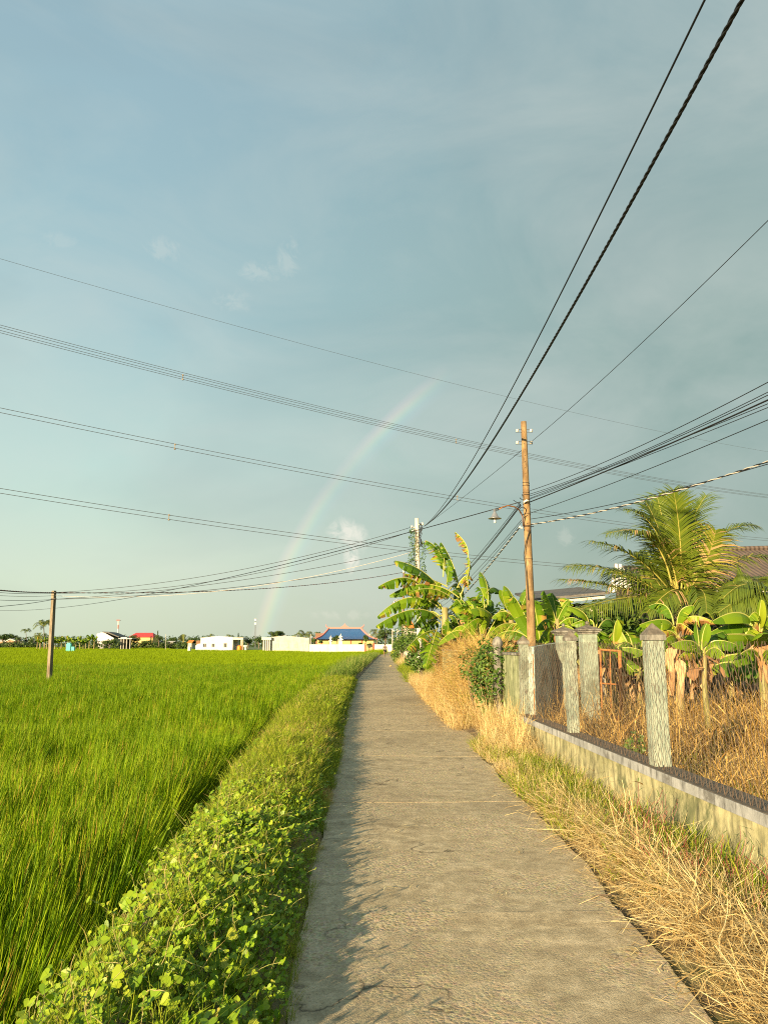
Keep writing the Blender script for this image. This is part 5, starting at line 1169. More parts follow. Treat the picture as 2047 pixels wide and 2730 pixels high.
# cream house
DC = 192
t = house('house', 'cream stained house with four shuttered windows joined to the boundary wall', 'house', 721, 824, DC, 1699, 9, M['cream'], gable=[(824, 1701.5), (758, 1695), (721, 1699)], wins=[(736, 742, 1716.5, 1726, 's'), (763, 769.5, 1716.5, 1726, 's'), (785, 792, 1717, 1726, 's'), (808, 814.5, 1717, 1727, 's')])
a, e = P(699, 1699.5, DC), P(724.5, 1706.5, DC); b = MB(); b.box((a.x, DC-.9, e.z), (e.x, DC-.05, a.z)); b.build('porch_roof', M['wallwhite'], t)
for x in (703, 709, 714, 719): q = P(x, 1706, DC-.6); b = MB(); b.box((q.x-.13, DC-.7, BZ), (q.x+.13, DC-.4, q.z-.01)); b.build('porch_post', M['wallwhite'], t)
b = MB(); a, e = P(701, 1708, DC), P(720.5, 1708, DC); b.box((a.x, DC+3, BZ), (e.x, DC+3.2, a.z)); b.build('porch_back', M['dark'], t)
# boundary wall with gate
DB = 176
wl = thing('boundary_wall', 'long plain cream wall in front of the blue-roofed temple, with two brick-red gate posts', 'wall', tuple(P(910, 1735, DB)))
for x0, x1, d0, d1 in ((824.5, 971.5, DB+8, DB), (998.5, 1044, DB-.8, DB-4)):
    A0, A1 = P(x0, 1718.3, d0), P(x1, 1718.3, d1); b = MB(); b.prism([ground_to(A0, FZ), ground_to(A1, FZ), A1, A0], (0, .25, 0)); b.build('wall', M['wallwhite'], wl)
for x0, x1 in ((971.8, 975.2), (993.3, 998.2)):
    a, e = P(x0, 1716.5, DB-.3), P(x1, 1716.5, DB-.3); b = MB(); b.box((a.x, DB-.3, FZ), (e.x, DB+.2, a.z)); b.box((a.x-.06, DB-.36, a.z), (e.x+.06, DB+.26, a.z+.12)); b.build('gate_post', M['redpost'], wl)
a, e = P(975.3, 1720, DB), P(993.2, 1720, DB); b = MB()
for k in range(12): x = a.x+(e.x-a.x)*(k+.5)/12; b.box((x-.025, DB, 0), (x+.025, DB+.04, a.z))
for z in (.3, 1.2): b.box((a.x, DB+.041, z), (e.x, DB+.07, z+.06))
b.build('gate', M['roofdark'], wl)
# temple
DT = 216; t = thing('temple', 'temple with a sweeping blue hipped roof and pink upturned ridge', 'temple', tuple(P(920, 1720, DT)))
a, e = P(846, 1705, DT), P(996, 1705, DT); b = MB(); b.box((a.x, DT, BZ), (e.x, DT+10, a.z)); b.build('wall', M['yellow'], t)
for x in (858, 878, 935, 965): p = P(x, 1706, DT); b = MB(); b.box((p.x-.15, DT-.12, BZ), (p.x+.15, DT-.02, p.z)); b.build('column', M['redpost'], t)
ea, ee = P(841, 1704.5, DT-1.6), P(1004, 1704.5, DT-1.6); ra_, rb_ = P(876, 1676.5, DT+4.2), P(962.5, 1676.5, DT+4.2)
b = MB(); nA = 8; vs = []
for i in range(nA+1):
    k = i/nA; kk = k**1.0; sag = -.55*math.sin(math.pi*k)
    l = ea.lerp(ra_, k) + Vector((0, 0, sag)); r_ = ee.lerp(rb_, k) + Vector((0, 0, sag)); lb = Vector((l.x, 2*(DT+4.2)-l.y, l.z)); rb2 = Vector((r_.x, 2*(DT+4.2)-r_.y, r_.z)); vs += [l, r_, rb2, lb]
fs = []
for i in range(nA):
    for j in range(4): fs.append((4*i+j, 4*i+(j+1) % 4, 4*i+4+(j+1) % 4, 4*i+4+j))
fs.append((3, 2, 1, 0)); b.add(vs, fs); rf = b.build('roof', M['bluetile'], t)
b = MB()
b.box((ra_.x-.1, DT+4.0, ra_.z-.02), (rb_.x+.1, DT+4.4, ra_.z+.45))
for s_, q in ((-1, ra_), (1, rb_)):
    b.tube([Vector((q.x-s_*.3, DT+4.2, q.z+.2)), Vector((q.x+s_*.25, DT+4.2, q.z+.32)), Vector((q.x+s_*.65, DT+4.2, q.z+.7)), Vector((q.x+s_*.85, DT+4.2, q.z+1.25))], [.26, .22, .14, .03], 6)
cx_ = P(919, 1674, DT+4.2).x
b.prism([Vector((cx_+x, DT+4.05, ra_.z+.45+z)) for x, z in ((-1.2, 0), (1.2, 0), (.75, .3), (.35, .45), (.22, .8), (0, 1.05), (-.22, .8), (-.35, .45), (-.75, .3))], (0, .3, 0)); b.build('ridge', M['pinkpaint'], rf)
for s_, (p0, p1) in ((-1, (ra_, ea)), (1, (rb_, ee))):
    pts = [p0.lerp(p1, k/8) + Vector((0, -.05, .12-.55*math.sin(math.pi*k/8))) for k in range(9)] + [p1 + Vector((s_*.5, -.2, .45))]
    b = MB(); b.tube(pts, [.26]*9+[.05], 6); b.build('hip_ridge', M['pinkpaint'], rf)
house('block_building', 'flat brown building showing left of the temple roof', 'building', 841, 862, 236, 1688.5, 8, M['brown'])
house('block_building', 'pale flat building just right of the temple roof', 'building', 976, 988, 236, 1690, 8, M['cream'])
def stupa(label, x, ytop, yb, wid, D_):
    c = P(x, yb, D_); h = P(x, ytop, D_).z; t = thing('stupa', label, 'stupa', (c.x, D_, BZ), 'small white pagoda towers'); w_ = wid*D_/F
    z = [BZ, h*.34, h*.62, h*.80]
    for k in range(3):
        s_ = w_*(.62-.16*k); b = MB(); b.box((c.x-s_/2, D_-s_/2, z[k]+.01), (c.x+s_/2, D_+s_/2, z[k+1]-.22)); b.build('tier', M['stonewhite'], t)
        b = MB(); e_ = w_*(1.0-.24*k)/2; zz = z[k+1]-.2
        vs = []
        for q in range(16):
            an = 2*math.pi*q/16; r_ = e_*(1/max(abs(math.cos(an)), abs(math.sin(an)))); cor = abs(math.sin(2*an)); vs.append((c.x+r_*math.cos(an), D_+r_*math.sin(an), zz+.38*cor**4))
        vs += [(c.x+.3*e_*math.cos(2*math.pi*q/16), D_+.3*e_*math.sin(2*math.pi*q/16), zz+.36) for q in range(16)] + [(c.x, D_, zz-.1), (c.x, D_, zz+.4)]
        b.add(vs, [(q, (q+1) % 16, 16+(q+1) % 16, 16+q) for q in range(16)] + [((q+1) % 16, q, 32) for q in range(16)] + [(16+q, 16+(q+1) % 16, 33) for q in range(16)]); b.build('eave', M['stonewhite'], t)
    b = MB(); b.lathe([(w_*.12, z[3]), (w_*.13, z[3]+.15), (w_*.05, z[3]+.45), (0, h)], (c.x, D_, 0), 10); b.build('spire', M['stonewhite'], t)
stupa('smaller white pagoda tower, left of the other, before the blue temple roof', 881, 1693, 1720, 13, 182)
stupa('larger white pagoda tower with curled eaves before the blue temple roof', 908, 1688.5, 1720, 20, 182)
# trees and palms
def tree(label, x, ytop, ybase, wpx, D_, m='tree', group='trees beyond the paddy', n=900, ls=None, trunk=.4, name='tree', flat_=.8, cat='tree'):
    top = P(x, ytop, D_); zb = max(FZ, P(x, ybase, D_).z) if ybase else BZ; w_ = wpx*D_/F; h = top.z - zb
    t = thing(name, label, cat, (top.x, D_, zb), group); c0 = Vector((top.x, D_, zb)); rz = h*(1-trunk*.7)/2; cz = top.z - rz
    b = MB(); b.tube([c0, c0+Vector((.05*w_, 0, h*.35)), c0+Vector((0, 0, h*.75))], [h*.035, h*.028, h*.01], 7)
    for k in range(5):
        q = U(0, 6.28); b.tube([c0+Vector((0, 0, h*U(.28, .5))), c0+Vector((math.cos(q)*w_*.15, math.sin(q)*w_*.15, h*.6)), c0+Vector((math.cos(q)*w_*.33, math.sin(q)*w_*.33, h*U(.65, .85)))], [h*.018, h*.012, h*.004], 5)
    b.build('trunk', M['bark'], t); b = MB(); ls = ls or max(.3, w_*.085); cl = 11
    for k in range(cl):
        d = Vector((rnd.gauss(0, 1), rnd.gauss(0, 1), rnd.gauss(0, .8))).normalized()*(U(.3, .72) if k else 0)
        rr = U(.30, .48); leafmass(b, (c0.x+d.x*w_*.5, D_+d.y*w_*.5, cz+d.z*rz), (w_*.5*rr, w_*.5*rr, rz*rr*flat_), n//cl, ls, .1, .9, rnd.random()*30)
    b.build('crown', M[m], t); return t
TR = [('broad dark tree rising behind the gap between the two pale houses', 737, 1676, 1722, 46, 225), ('rounded tree directly left of the cream house porch', 690, 1695, 1730, 30, 200), ('smaller bush-like tree right of the white house porch', 662, 1698, 1730, 28, 215),
 ('tree standing behind the larger white pagoda tower', 897, 1690, 1722, 24, 192), ('neatly rounded tree before the right end of the temple roof', 974, 1691, 1722, 24, 184), ('large tree behind the path, right of the temple', 1026, 1672, 1725, 52, 195), ('small dark tree at the left end of the boundary wall', 836, 1700, 1722, 16, 190),
 ('low green bush before the yellow temple wall, left side', 855, 1706, 1722, 12, 186), ('clipped low bush by the brick-red gate posts', 960, 1712, 1724, 10, 182), ('tree at the far left edge behind the rice', 8, 1687, 1724, 44, 400), ('second tree from the left edge, behind a tan house', 33, 1686, 1724, 34, 410), ('pale rounded tree left of the slim palm', 52, 1693, 1724, 26, 395),
 ('dark bush at the foot of the slim palm', 84, 1700, 1725, 26, 380), ('dark shrubby tree left of the stilted hut', 292, 1702, 1729, 40, 262), ('bushy tree right of the stilted hut', 358, 1690, 1729, 36, 270), ('tree just right of the red roof', 424, 1690, 1724, 28, 330), ('greyish tree in front of the red-roofed house', 392, 1704, 1724, 34, 335), ('tree behind the fence posts left of the fan-leaved plant', 461, 1699, 1722, 36, 380), ('tree right of the fan-leaved plant', 510, 1700, 1722, 34, 385),
 ('tree top above the roof left part of the white house', 540, 1696, 1722, 30, 300), ('tree behind the porch end of the white house', 635, 1696, 1722, 34, 300), ('tree between white house and broad dark tree', 712, 1694, 1722, 26, 300), ('tree showing over the roof of the cream house', 765, 1692, 1722, 22, 300), ('tree left of the red-white mast', 298, 1699, 1724, 26, 330), ('small tree behind the brown flat building', 858, 1683, 1720, 16, 270), ('dark bush seen through the gate of the boundary wall', 984, 1713, 1736, 20, 181), ('tree behind the red roof on its left', 330, 1690, 1722, 24, 345)]
for r_ in TR: tree(*r_, n=650 if r_[4] < 30 else 1100)
t = thing('conifer', 'narrow pointed conifer above the tree right of the red roof', 'tree', tuple(P(421, 1722, 335)), 'trees beyond the paddy')
b = MB(); c = P(421, 1684, 335)
for k in range(12): z = c.z - k*.75; leafmass(b, (c.x, 335, z), (.15+.09*k, .15+.09*k, .45), 40, .4, .1, .6, k)
b.build('crown', M['tree'], t); b = MB(); b.tube([Vector((c.x, 335, BZ)), c], [.25, .03], 6); b.build('trunk', M['bark'], t)
t = thing('conifer', 'tiny pointed conifer behind the roof of the white house', 'tree', tuple(P(635, 1722, 305)), 'trees beyond the paddy')
b = MB(); c = P(635.5, 1690, 305)
for k in range(9): z = c.z - k*.6; leafmass(b, (c.x, 305, z), (.1+.1*k, .1+.1*k, .4), 34, .4, .1, .6, k)
b.build('crown', M['tree'], t); b = MB(); b.tube([Vector((c.x, 305, BZ)), c], [.2, .03], 6); b.build('trunk', M['bark'], t)
def far_palm(label, x, ytop, ybase, D_, fl, n=13, group='palms beyond the paddy', lean=0, m='palmfar'):
    c = P(x, ytop, D_) - Vector((0, 0, fl*.55)); base = P(x+lean, ybase, D_); base.z = max(base.z, FZ)
    t = thing('palm', label, 'palm', tuple(base), group); b = MB(); b.tube([base, base.lerp(c, .5)+Vector((.1, 0, 0)), c], [.22, .16, .13], 7); b.build('trunk', M['bark'], t)
    b = MB()
    for k in range(n):
        q = 2*math.pi*k/n + U(-.2, .2); up = U(.1, 1.0); o_ = Vector((math.cos(q), math.sin(q), 0)); e = c + o_*fl*(1.0-.45*up) + Vector((0, 0, fl*(up*.75-.35))); md = c + o_*fl*.5 + Vector((0, 0, fl*(.25+up*.6)))
        frond(b, c, md, e, fl*.26, 18, .5, U(.3, .6), w=fl*.035, seg=2)
    b.build('crown', [M[m], M['palmrib']], t)
far_palm('slim palm with a small crown near the left edge', 70, 1675, 1722, 400, 3.4)
far_palm('tall full palm just left of the short post', 118, 1652, 1729, 268, 4.2, 18)
far_palm('lower palm crown below the tall full palm', 108, 1685, 1729, 262, 3.2, 12)
far_palm('palm with upright fronds right of the cream house', 814, 1680, 1722, 250, 3.4, 14)
far_palm('palm behind the right end of the cream house roof', 795, 1686, 1722, 300, 2.6, 10)
far_palm('palm poking over the left part of the white house roof', 560, 1689, 1722, 330, 2.6, 10)
far_palm('palm over the right part of the white house roof', 614, 1690, 1722, 330, 2.6, 10)
far_palm('palm fronds left of the large tree beyond the temple', 1004, 1678, 1722, 215, 2.8, 12)
far_palm('small palm behind the left end of the boundary wall', 828, 1690, 1722, 280, 2.2, 9)
far_palm('little palm by the cream house and tall pole', 846, 1684, 1722, 290, 2.0, 9)
# banana grove at the far edge
def grove_plant(x, ytop, D_, seed):
    base = P(x, 1730, D_); base.z = FZ; top = P(x, ytop, D_); h = top.z-base.z
    t = thing('banana_plant', 'one of the many banana plants crowded in the far grove behind the short post', 'banana plant', tuple(base), 'banana plants of the far grove')
    b = MB(); c = base + Vector((0, 0, h*.5)); b.tube([base, c], [.2, .13], 6); b.build('pseudostem', M['bananastem'], t)
    b = MB()
    for k in range(9):
        q = 2*math.pi*k/9+U(-.3, .3); o_ = Vector((math.cos(q), math.sin(q), 0)); up = U(.3, 1); e = c + o_*U(1.2, 2.0)*(1.3-up) + Vector((0, 0, h*.5*(up*1.0-.2))); md = c + o_*.7 + Vector((0, 0, h*.5*(.35+.6*up)))
        banana_leaf(b, c, md, e, U(.5, .75), .5, .12, U(.3, .8), n=8, tone=U(.35, .65))
    b.build('leaves', [M['banana'], M['bananarib']], t)
for k in range(17): grove_plant(98+k*9.4+U(-2, 2), 1694+U(-6, 6)-(4 if k in (14, 15, 16) else 0), 262+U(-4, 9), k)
t = thing('fan_plant', 'fan-leaved plant with pale upright leaves behind the fence posts', 'plant', tuple(P(489, 1724, 372)))
b = MB(); c = P(489, 1712, 372)
for k in range(15): q = -1.25+2.5*k/14; e = c + Vector((math.sin(q)*3, U(-.4, .4), math.cos(q)*3.6)); frond(b, c, (c+e)/2+Vector((0, 0, .4)), e, .8, 10, .3, .75, w=.35, seg=2)
b.build('leaves', [M['palmfar'], M['palmrib']], t); b = MB(); g0 = Vector((c.x, c.y, BZ)); b.tube([g0, c], [.5, .4], 7); b.build('trunk', M['bananastem'], t)
# tomb
DG = 200; t = thing('tomb', 'small turquoise tomb with a low side block in front of the banana grove', 'tomb', tuple(P(183, 1732, DG)))
a, e = P(176.5, 1717, DG), P(188, 1717, DG); b = MB(); b.box((a.x, DG, FZ), (e.x, DG+1.1, a.z)); a2, e2_ = P(178.5, 1714, DG), P(187, 1714, DG); b.box((a2.x, DG+.1, a.z), (e2_.x, DG+1.0, a2.z)); b.build('headstone', M['turq'], t)
a, e = P(188.2, 1724.5, DG), P(197, 1724.5, DG); b = MB(); b.box((a.x, DG+.2, FZ), (e.x, DG+1.0, a.z)); b.build('side_block', M['turq'], t)
# left village houses
t = house('house', 'white gable-ended house with a dark roof rising above the banana grove', 'house', 262, 303, 300, 1700, 9, M['white'], gable=[(303, 1701), (275, 1685.5), (258, 1690)])
b = MB(); p = [P(258, 1690, 299.5), P(273, 1683.8, 299.5), P(290, 1686, 299.5), P(318, 1698, 299.5), P(316, 1699.5, 299.5), P(288, 1688.6, 299.5), P(273, 1686.2, 299.5), P(258, 1691.5, 299.5)]
b.prism(p[1:7], (0, 10, 0)); b.build('roof', M['roofdark'], t)
t = thing('stilt_hut', 'stilted grey hut with a flat overhanging roof among the bushes', 'hut', tuple(P(335, 1728, 264)))
a, e = P(316, 1703, 264), P(352, 1703, 264); zt_ = P(320, 1699, 264).z; b = MB(); b.box((a.x, 264, a.z-.1), (e.x, 269, a.z+.15)); b.box((a.x+.6, 264.5, a.z+.15), (e.x-2, 268.5, zt_)); b.build('roof', M['roofpale'], t)
for x in (323, 330, 338, 347): p = P(x, 1704, 264.3); b = MB(); b.box((p.x-.15, 264.3, FZ), (p.x+.15, 264.6, p.z)); b.build('stilt', M['greycon'], t)
a, e = P(320, 1705, 267), P(349, 1705, 267); b = MB(); b.box((a.x, 267, FZ), (e.x, 267.2, a.z)); b.build('back_wall', M['dark'], t)
t = house('house', 'house with a broad bright red roof among trees', 'house', 348, 407, 345, 1699, 9, M['yellow']); gable_roof(t, 343, 410, 345, 1699.5, 1688, 9, M['roofred'], hip=1.8)
t = house('house', 'small tan house with a pale gabled roof near the left edge', 'house', 17, 37, 398, 1710, 7, M['brickwall'], gable=[(37, 1709), (27, 1704.5), (17, 1709)])
b = MB(); b.prism([P(12, 1710.5, 397.5), P(26, 1703, 397.5), P(41, 1708, 397.5), P(41, 1710, 397.5), P(27, 1705, 397.5), P(13, 1711.5, 397.5)], (0, 8, 0)); b.build('roof', M['roofpale'], t)
t = house('house', 'low house with a whitish roof at the very left edge', 'house', -6, 9, 402, 1711, 7, M['brickwall']); gable_roof(t, -8, 10, 402, 1711, 1706.5, 7, M['roofpale'])
for x0, x1, yt, D_, lab, rm in ((404, 426, 1712, 352, 'grey low shack behind the fence posts, left one', 'roofpale'), (446, 463, 1713, 350, 'pale grey shack behind the fence posts, right one', 'roofpale'), (49, 60, 1709, 396, 'pale blue-white shack left of the slim palm', 'roofpale'), (78, 90, 1711, 392, 'low whitish shack right of the slim palm', 'roofpale')):
    t = house('shack', lab, 'shack', x0, x1, D_, yt, 5, M['greycon']); gable_roof(t, x0-2, x1+2, D_, yt, yt-3, 5, M[rm])
t = house('house', 'little house with an orange gable roof left of the white house', 'house', 501, 511, 320, 1715, 6, M['cream']); gable_roof(t, 499, 513, 320, 1714.5, 1708, 6, M['orangetile'])
for k in range(13):
    x = 376 + k*10; D_ = 340; p = P(x, 1718.5+U(-.6, .6), D_); b = MB(); b.box((p.x-.12, D_, FZ), (p.x+.12, D_+.22, p.z))
    tag(b.build('fence_post', M['wallwhite']), 'one of the small pale posts along the far paddy edge right of the grove', 'post', 'posts along the far paddy edge')
t = thing('signal_mast', 'red and white banded mast with a small red top platform', 'mast', tuple(P(313, 1722, 330)))
a, e = P(313.5, 1700, 330), P(316, 1656, 330); a0 = Vector((a.x, 330, BZ))
for k in range(7): b = MB(); b.tube([a0.lerp(e, k/7), a0.lerp(e, (k+1)/7)], .32-.01*k, 8); b.build('mast_band', M['white'] if k % 2 == 0 else M['pinkpaint'], t)
b = MB(); c = P(316, 1655, 330); b.box((c.x-.8, 329.3, c.z), (c.x+.8, 330.7, c.z+.12)); b.box((c.x-.8, 329.3, c.z+.3), (c.x+.8, 329.36, c.z+.36)); 
for dx in (-.78, -.2, .3, .78): b.box((c.x+dx-.04, 329.3, c.z+.1), (c.x+dx+.04, 329.38, c.z+.5))
b.build('platform', M['redpost'], t)
t = thing('radio_mast', 'very thin grey radio mast by the foot of the rainbow', 'mast', tuple(P(680.5, 1722, 420)))
a, e = P(680, 1722, 420), P(681, 1648, 420); a.z = BZ; b = MB()
for q in range(3): o_ = Vector((math.cos(q*2.09)*.3, math.sin(q*2.09)*.3, 0)); b.tube([a+o_, e+o_*.4], .07, 4)
for k in range(24): p = a.lerp(e, k/24); r2 = .3-.18*k/24; b.tube([p+Vector((-r2, 0, 0)), p+Vector((r2, 0, .5))], .05, 4)
b.build('lattice', M['wiregrey'], t); b = MB(); 
for y in (1653, 1663): c = P(681, y, 420); b.box((c.x-.55, 419.6, c.z-.5), (c.x+.55, 420.4, c.z+.6))
b.build('antenna', M['white'], t)
b = MB(); p0 = P(441.5, 1727, 250); p1 = P(441.5, 1691, 250); p0.z = FZ; b.tube([p0, p1], [.07, .05], 6); tag(b.build('pole', M['polewhite']), 'very thin pale pole standing alone in the rice left of the white house', 'pole')
b = MB(); p0 = P(828, 1720, 186); p1 = P(828, 1691, 186); p0.z = BZ; b.tube([p0, p1], [.1, .08], 6); tag(b.build('pole', M['polewhite']), 'pale pole where the cream house meets the boundary wall', 'pole')
# far wood
b = MB()
for k in range(230):
    x = -260 + k*9.2 + U(-4, 4); Y = U(440, 560); top = 1696 + 6*noise.noise(Vector((x*.012, 0, 0))) + 4*noise.noise(Vector((x*.05, 1, 0)))
    p = P(x, top, Y); rz = (p.z+1)/2*U(.8, 1.1); leafmass(b, (p.x, Y, p.z-rz), (U(2, 4.5), 2.5, rz), 90, 1.3, .2, .8, k)
tag(b.build('far_wood', M['tree']), 'dark continuous line of far-off trees along the horizon', 'wood', kind='stuff')
b = MB()
for x0, x1, D_, yt, cnt in ((-12, 104, 378, 1712, 46), (348, 526, 336, 1712.5, 60), (200, 350, 290, 1706, 26)):
    for k in range(cnt):
        x = x0+(x1-x0)*(k+rnd.random())/cnt; top = P(x, yt+U(-3.5, 4), D_).z; leafmass(b, (P(x, yt, D_).x, D_+U(-3, 3), top/2-.2), (U(1, 2.2), 1.2, top/2+.2), 60, .8, .2, .8, k)
tag(b.build('field_edge_scrub', M['tree']), 'low dark scrub along the far edge of the rice in front of the village', 'scrub', kind='stuff')
# orange-roofed house right of the dark pole
DO = 118; t = house('house', 'house with a steep orange tiled roof seen through the banana leaves', 'house', 1079, 1106, DO, 1678, 6, M['cream'], wins=[(1083, 1086, 1676, 1683, 'g'), (1092, 1102, 1676, 1683, 'g')], basez=0)
gable_roof(t, 1076, 1107, DO, 1675, 1657, 4, M['orangetile'], over=.3, hip=.55)
t = house('house', 'white sloped-roof lean-to below the orange-roofed house', 'house', 1060, 1112, 100, 1697, 5, M['wallwhite'], gable=[(1112, 1686), (1082, 1690), (1058, 1704)], basez=0)
# house roofs behind the coconut palm
M['browntile'] = None
m, nt, out = newmat('brown_roof_tile'); co = objco(nt); wv1 = nd(nt, 'ShaderNodeTexWave', {'Vector': co, 'Scale': 1.6, 'Distortion': 0.0}, bands_direction='X'); wv2 = nd(nt, 'ShaderNodeTexWave', {'Vector': co, 'Scale': 1.35}, bands_direction='Z', wave_profile='SAW')
hgt = math_(nt, 'ADD', math_(nt, 'MULTIPLY', wv1.outputs['Fac'], .6), wv2.outputs['Fac'])
c = ramp(nt, nz(nt, 3, 5, .7, co), [(.3, (.075,.055,.045)), (.7, (.135,.098,.078))])
p = nd(nt, 'ShaderNodeBsdfPrincipled', {'Base Color': c, 'Roughness': .85}); bp = nd(nt, 'ShaderNodeBump', {'Height': hgt, 'Strength': .9, 'Distance': .06}); nt.links.new(bp.outputs[0], p.inputs['Normal']); nt.links.new(p.outputs[0], out.inputs[0]); M['browntile'] = m
DH = 31; t = thing('house', 'house with a large brown tiled roof behind the coconut palm', 'house', tuple(P(2000, 1700, DH)))
e0, e1 = P(1880, 1572, DH-2), P(2240, 1560, DH-2); r0, r1 = P(1846, 1470, DH+3), P(2260, 1458, DH+3)
b = MB(); dn = Vector((0, 0, -.12)); bk0 = Vector((e0.x, DH+8, e0.z)); bk1 = Vector((e1.x, DH+8, e1.z)); b.add([e0, e1, r1, r0, bk1, bk0] + [p+dn for p in (e0, e1, r1, r0, bk1, bk0)], [(0,1,2,3),(3,2,4,5),(7,6,9,8),(8,9,11,10),(0,6,7,1),(5,4,10,11),(0,3,9,6),(3,5,11,9)]); rf = b.build('roof', M['browntile'], t)
b = MB(); b.tube([r0+Vector((0, 0, .04)), r1+Vector((0, 0, .04))], .12, 8); b.build('ridge_tiles', M['browntile'], rf)
b = MB(); b.tube([e0+Vector((-.1, -.1, -.12)), e1+Vector((0, -.1, -.12))], .07, 6); b.build('gutter', M['polewhite'], rf)
b = MB(); b.box((e0.x+.6, DH-1, 0), (e1.x-.4, DH+7, e0.z-.1)); b.build('wall', M['brickwall'], t)
DS = 27; t = thing('house', 'lower brown-roofed house with a white corrugated gable left of the coconut palm', 'house', tuple(P(1700, 1700, DS)))
m, nt, out = newmat('corrugated_white'); co = objco(nt); wv1 = nd(nt, 'ShaderNodeTexWave', {'Vector': co, 'Scale': 2.2}, bands_direction='X'); c = mix(nt, ramp(nt, nz(nt, 2.2, 5, .7, co), [(.55, (0,0,0)), (.68, (1,1,1))]), (.60,.60,.57), (.42,.22,.10))
p = nd(nt, 'ShaderNodeBsdfPrincipled', {'Base Color': c, 'Roughness': .6}); bp = nd(nt, 'ShaderNodeBump', {'Height': wv1.outputs['Fac'], 'Strength': 1, 'Distance': .05}); nt.links.new(bp.outputs[0], p.inputs['Normal']); nt.links.new(p.outputs[0], out.inputs[0]); M['corr'] = m
b = MB(); b.prism([P(1624, 1580, DS), P(1690, 1576, DS), P(1657, 1504, DS), P(1637, 1503, DS)], (.1, .35, 0)); b.build('gable', M['corr'], t)
e0, e1, r1, r0 = P(1640, 1600, DS-.6), P(1900, 1600, DS-.6), P(1880, 1508, DS+3), P(1652, 1508, DS+.9)
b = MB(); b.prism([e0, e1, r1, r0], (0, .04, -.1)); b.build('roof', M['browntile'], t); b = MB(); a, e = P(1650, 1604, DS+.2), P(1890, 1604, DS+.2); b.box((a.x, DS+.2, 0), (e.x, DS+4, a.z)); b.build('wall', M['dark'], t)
t = thing('shed', 'open dark shed with a pale fascia and dark roof edge behind the banana plants', 'shed', tuple(P(1540, 1700, 23)))
a, e = P(1420, 1605, 23), P(1612, 1586, 22.4); b = MB(); b.prism([a, e, e+Vector((0, 0, -.10)), a+Vector((0, 0, -.10))], (0, .08, 0)); b.build('fascia', M['polewhite'], t)
b = MB(); u_ = Vector((0, 0, .012)); b.prism([a+u_+Vector((-.1, -.15, 0)), e+u_+Vector((.1, -.15, 0)), e+u_+Vector((.1, -.15, .07)), a+u_+Vector((-.1, -.15, .07))], (.4, 5, .5)); b.build('roof', M['roofdark'], t)
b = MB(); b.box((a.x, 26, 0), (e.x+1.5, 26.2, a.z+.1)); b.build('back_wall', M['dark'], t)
for x in (1470, 1540, 1600): p = P(x, 1612, 23.2); b = MB(); b.box((p.x-.05, 23.2, 0), (p.x+.05, 23.3, p.z+.05)); b.build('post', M['greycon'], t)
p0 = P(1500, 1625, 23.1); p1 = P(1600, 1625, 23.1); b = MB(); b.box((p0.x, 23.32, p0.z-.05), (p1.x, 23.37, p0.z+.05)); b.build('rail', M['polewhite'], t)
# concrete ring cap poking out of the dead vines
t = thing('concrete_post', 'rounded grey concrete post top poking out of the dead vines', 'post', tuple(P(1326, 1730, 14.0)))
b = MB(); c = P(1326, 1724, 14.0); k = 14.0/F; b.lathe([(11*k, -1.2), (11*k, .0), (14*k, .02), (14.5*k, .05), (12*k, .12), (6*k, .17), (0, .18)], c, 18); b.build('shaft', M['cap'], t, True)
# ------------------------------------------------------------------ rainbow
m, nt, out = newmat('rainbow_light'); uv = nd(nt, 'ShaderNodeAttribute', attribute_name='band').outputs['Fac']; al = nd(nt, 'ShaderNodeAttribute', attribute_name='fade').outputs['Fac']
cc = ramp(nt, uv, [(0, (0,0,0)), (.16, (.002,.003,.007)), (.34, (.002,.012,.016)), (.46, (.012,.026,.016)), (.58, (.034,.032,.012)), (.70, (.046,.022,.014)), (.84, (.026,.009,.012)), (1, (0,0,0))])
em = nd(nt, 'ShaderNodeEmission', {'Color': cc, 'Strength': math_(nt, 'MULTIPLY', al, 1.2)}); tr = nd(nt, 'ShaderNodeBsdfTransparent'); ad = nd(nt, 'ShaderNodeAddShader', {0: em.outputs[0], 1: tr.outputs[0]}); nt.links.new(ad.outputs[0], out.inputs[0])
ax = LDIR.normalized(); pts_px = [(705, 1690), (760, 1530), (860, 1350), (985, 1195), (1160, 1030)]
angs = [math.degrees(math.acos(ray(*p).normalized().dot(ax))) for p in pts_px]; RB = R(sum(angs)/len(angs)); print('rainbow angles', angs)
e1 = ax.orthogonal().normalized(); e2_ = ax.cross(e1); Rd = 1500.0
def arcang(p): d = ray(*p).normalized(); return math.atan2(d.dot(e2_), d.dot(e1))
q0, q1 = arcang((680, 1745)), arcang((1205, 985))
if q1-q0 > math.pi: q1 -= 2*math.pi
if q0-q1 > math.pi: q1 += 2*math.pi
vs = []; bd = []; fd = []; n = 60; mrow = 12
aa = [arcang(p) for p in pts_px]
aa = [x_ + (2*math.pi if x_-q0 > math.pi else 0)*-1 + (2*math.pi if q0-x_ > math.pi else 0) for x_ in aa]
order = np.argsort(aa)
for i in range(n+1):
    k = i/n; q = q0+(q1-q0)*k; rad = float(np.interp(q, np.array(aa)[order], np.radians(angs)[order]))
    for j in range(mrow+1):
        th = rad + R(1.95)*(j/mrow-.5); d = ax*math.cos(th) + (e1*math.cos(q) + e2_*math.sin(q))*math.sin(th)
        vs.append(Vector((0, 0, H)) + d*Rd); bd.append(j/mrow); fd.append(float(np.interp(k, [0, .1, .25, .42, .62, .74, .84, 1], [.85, 1.0, .95, .75, .4, 1.1, 1.0, 0])))
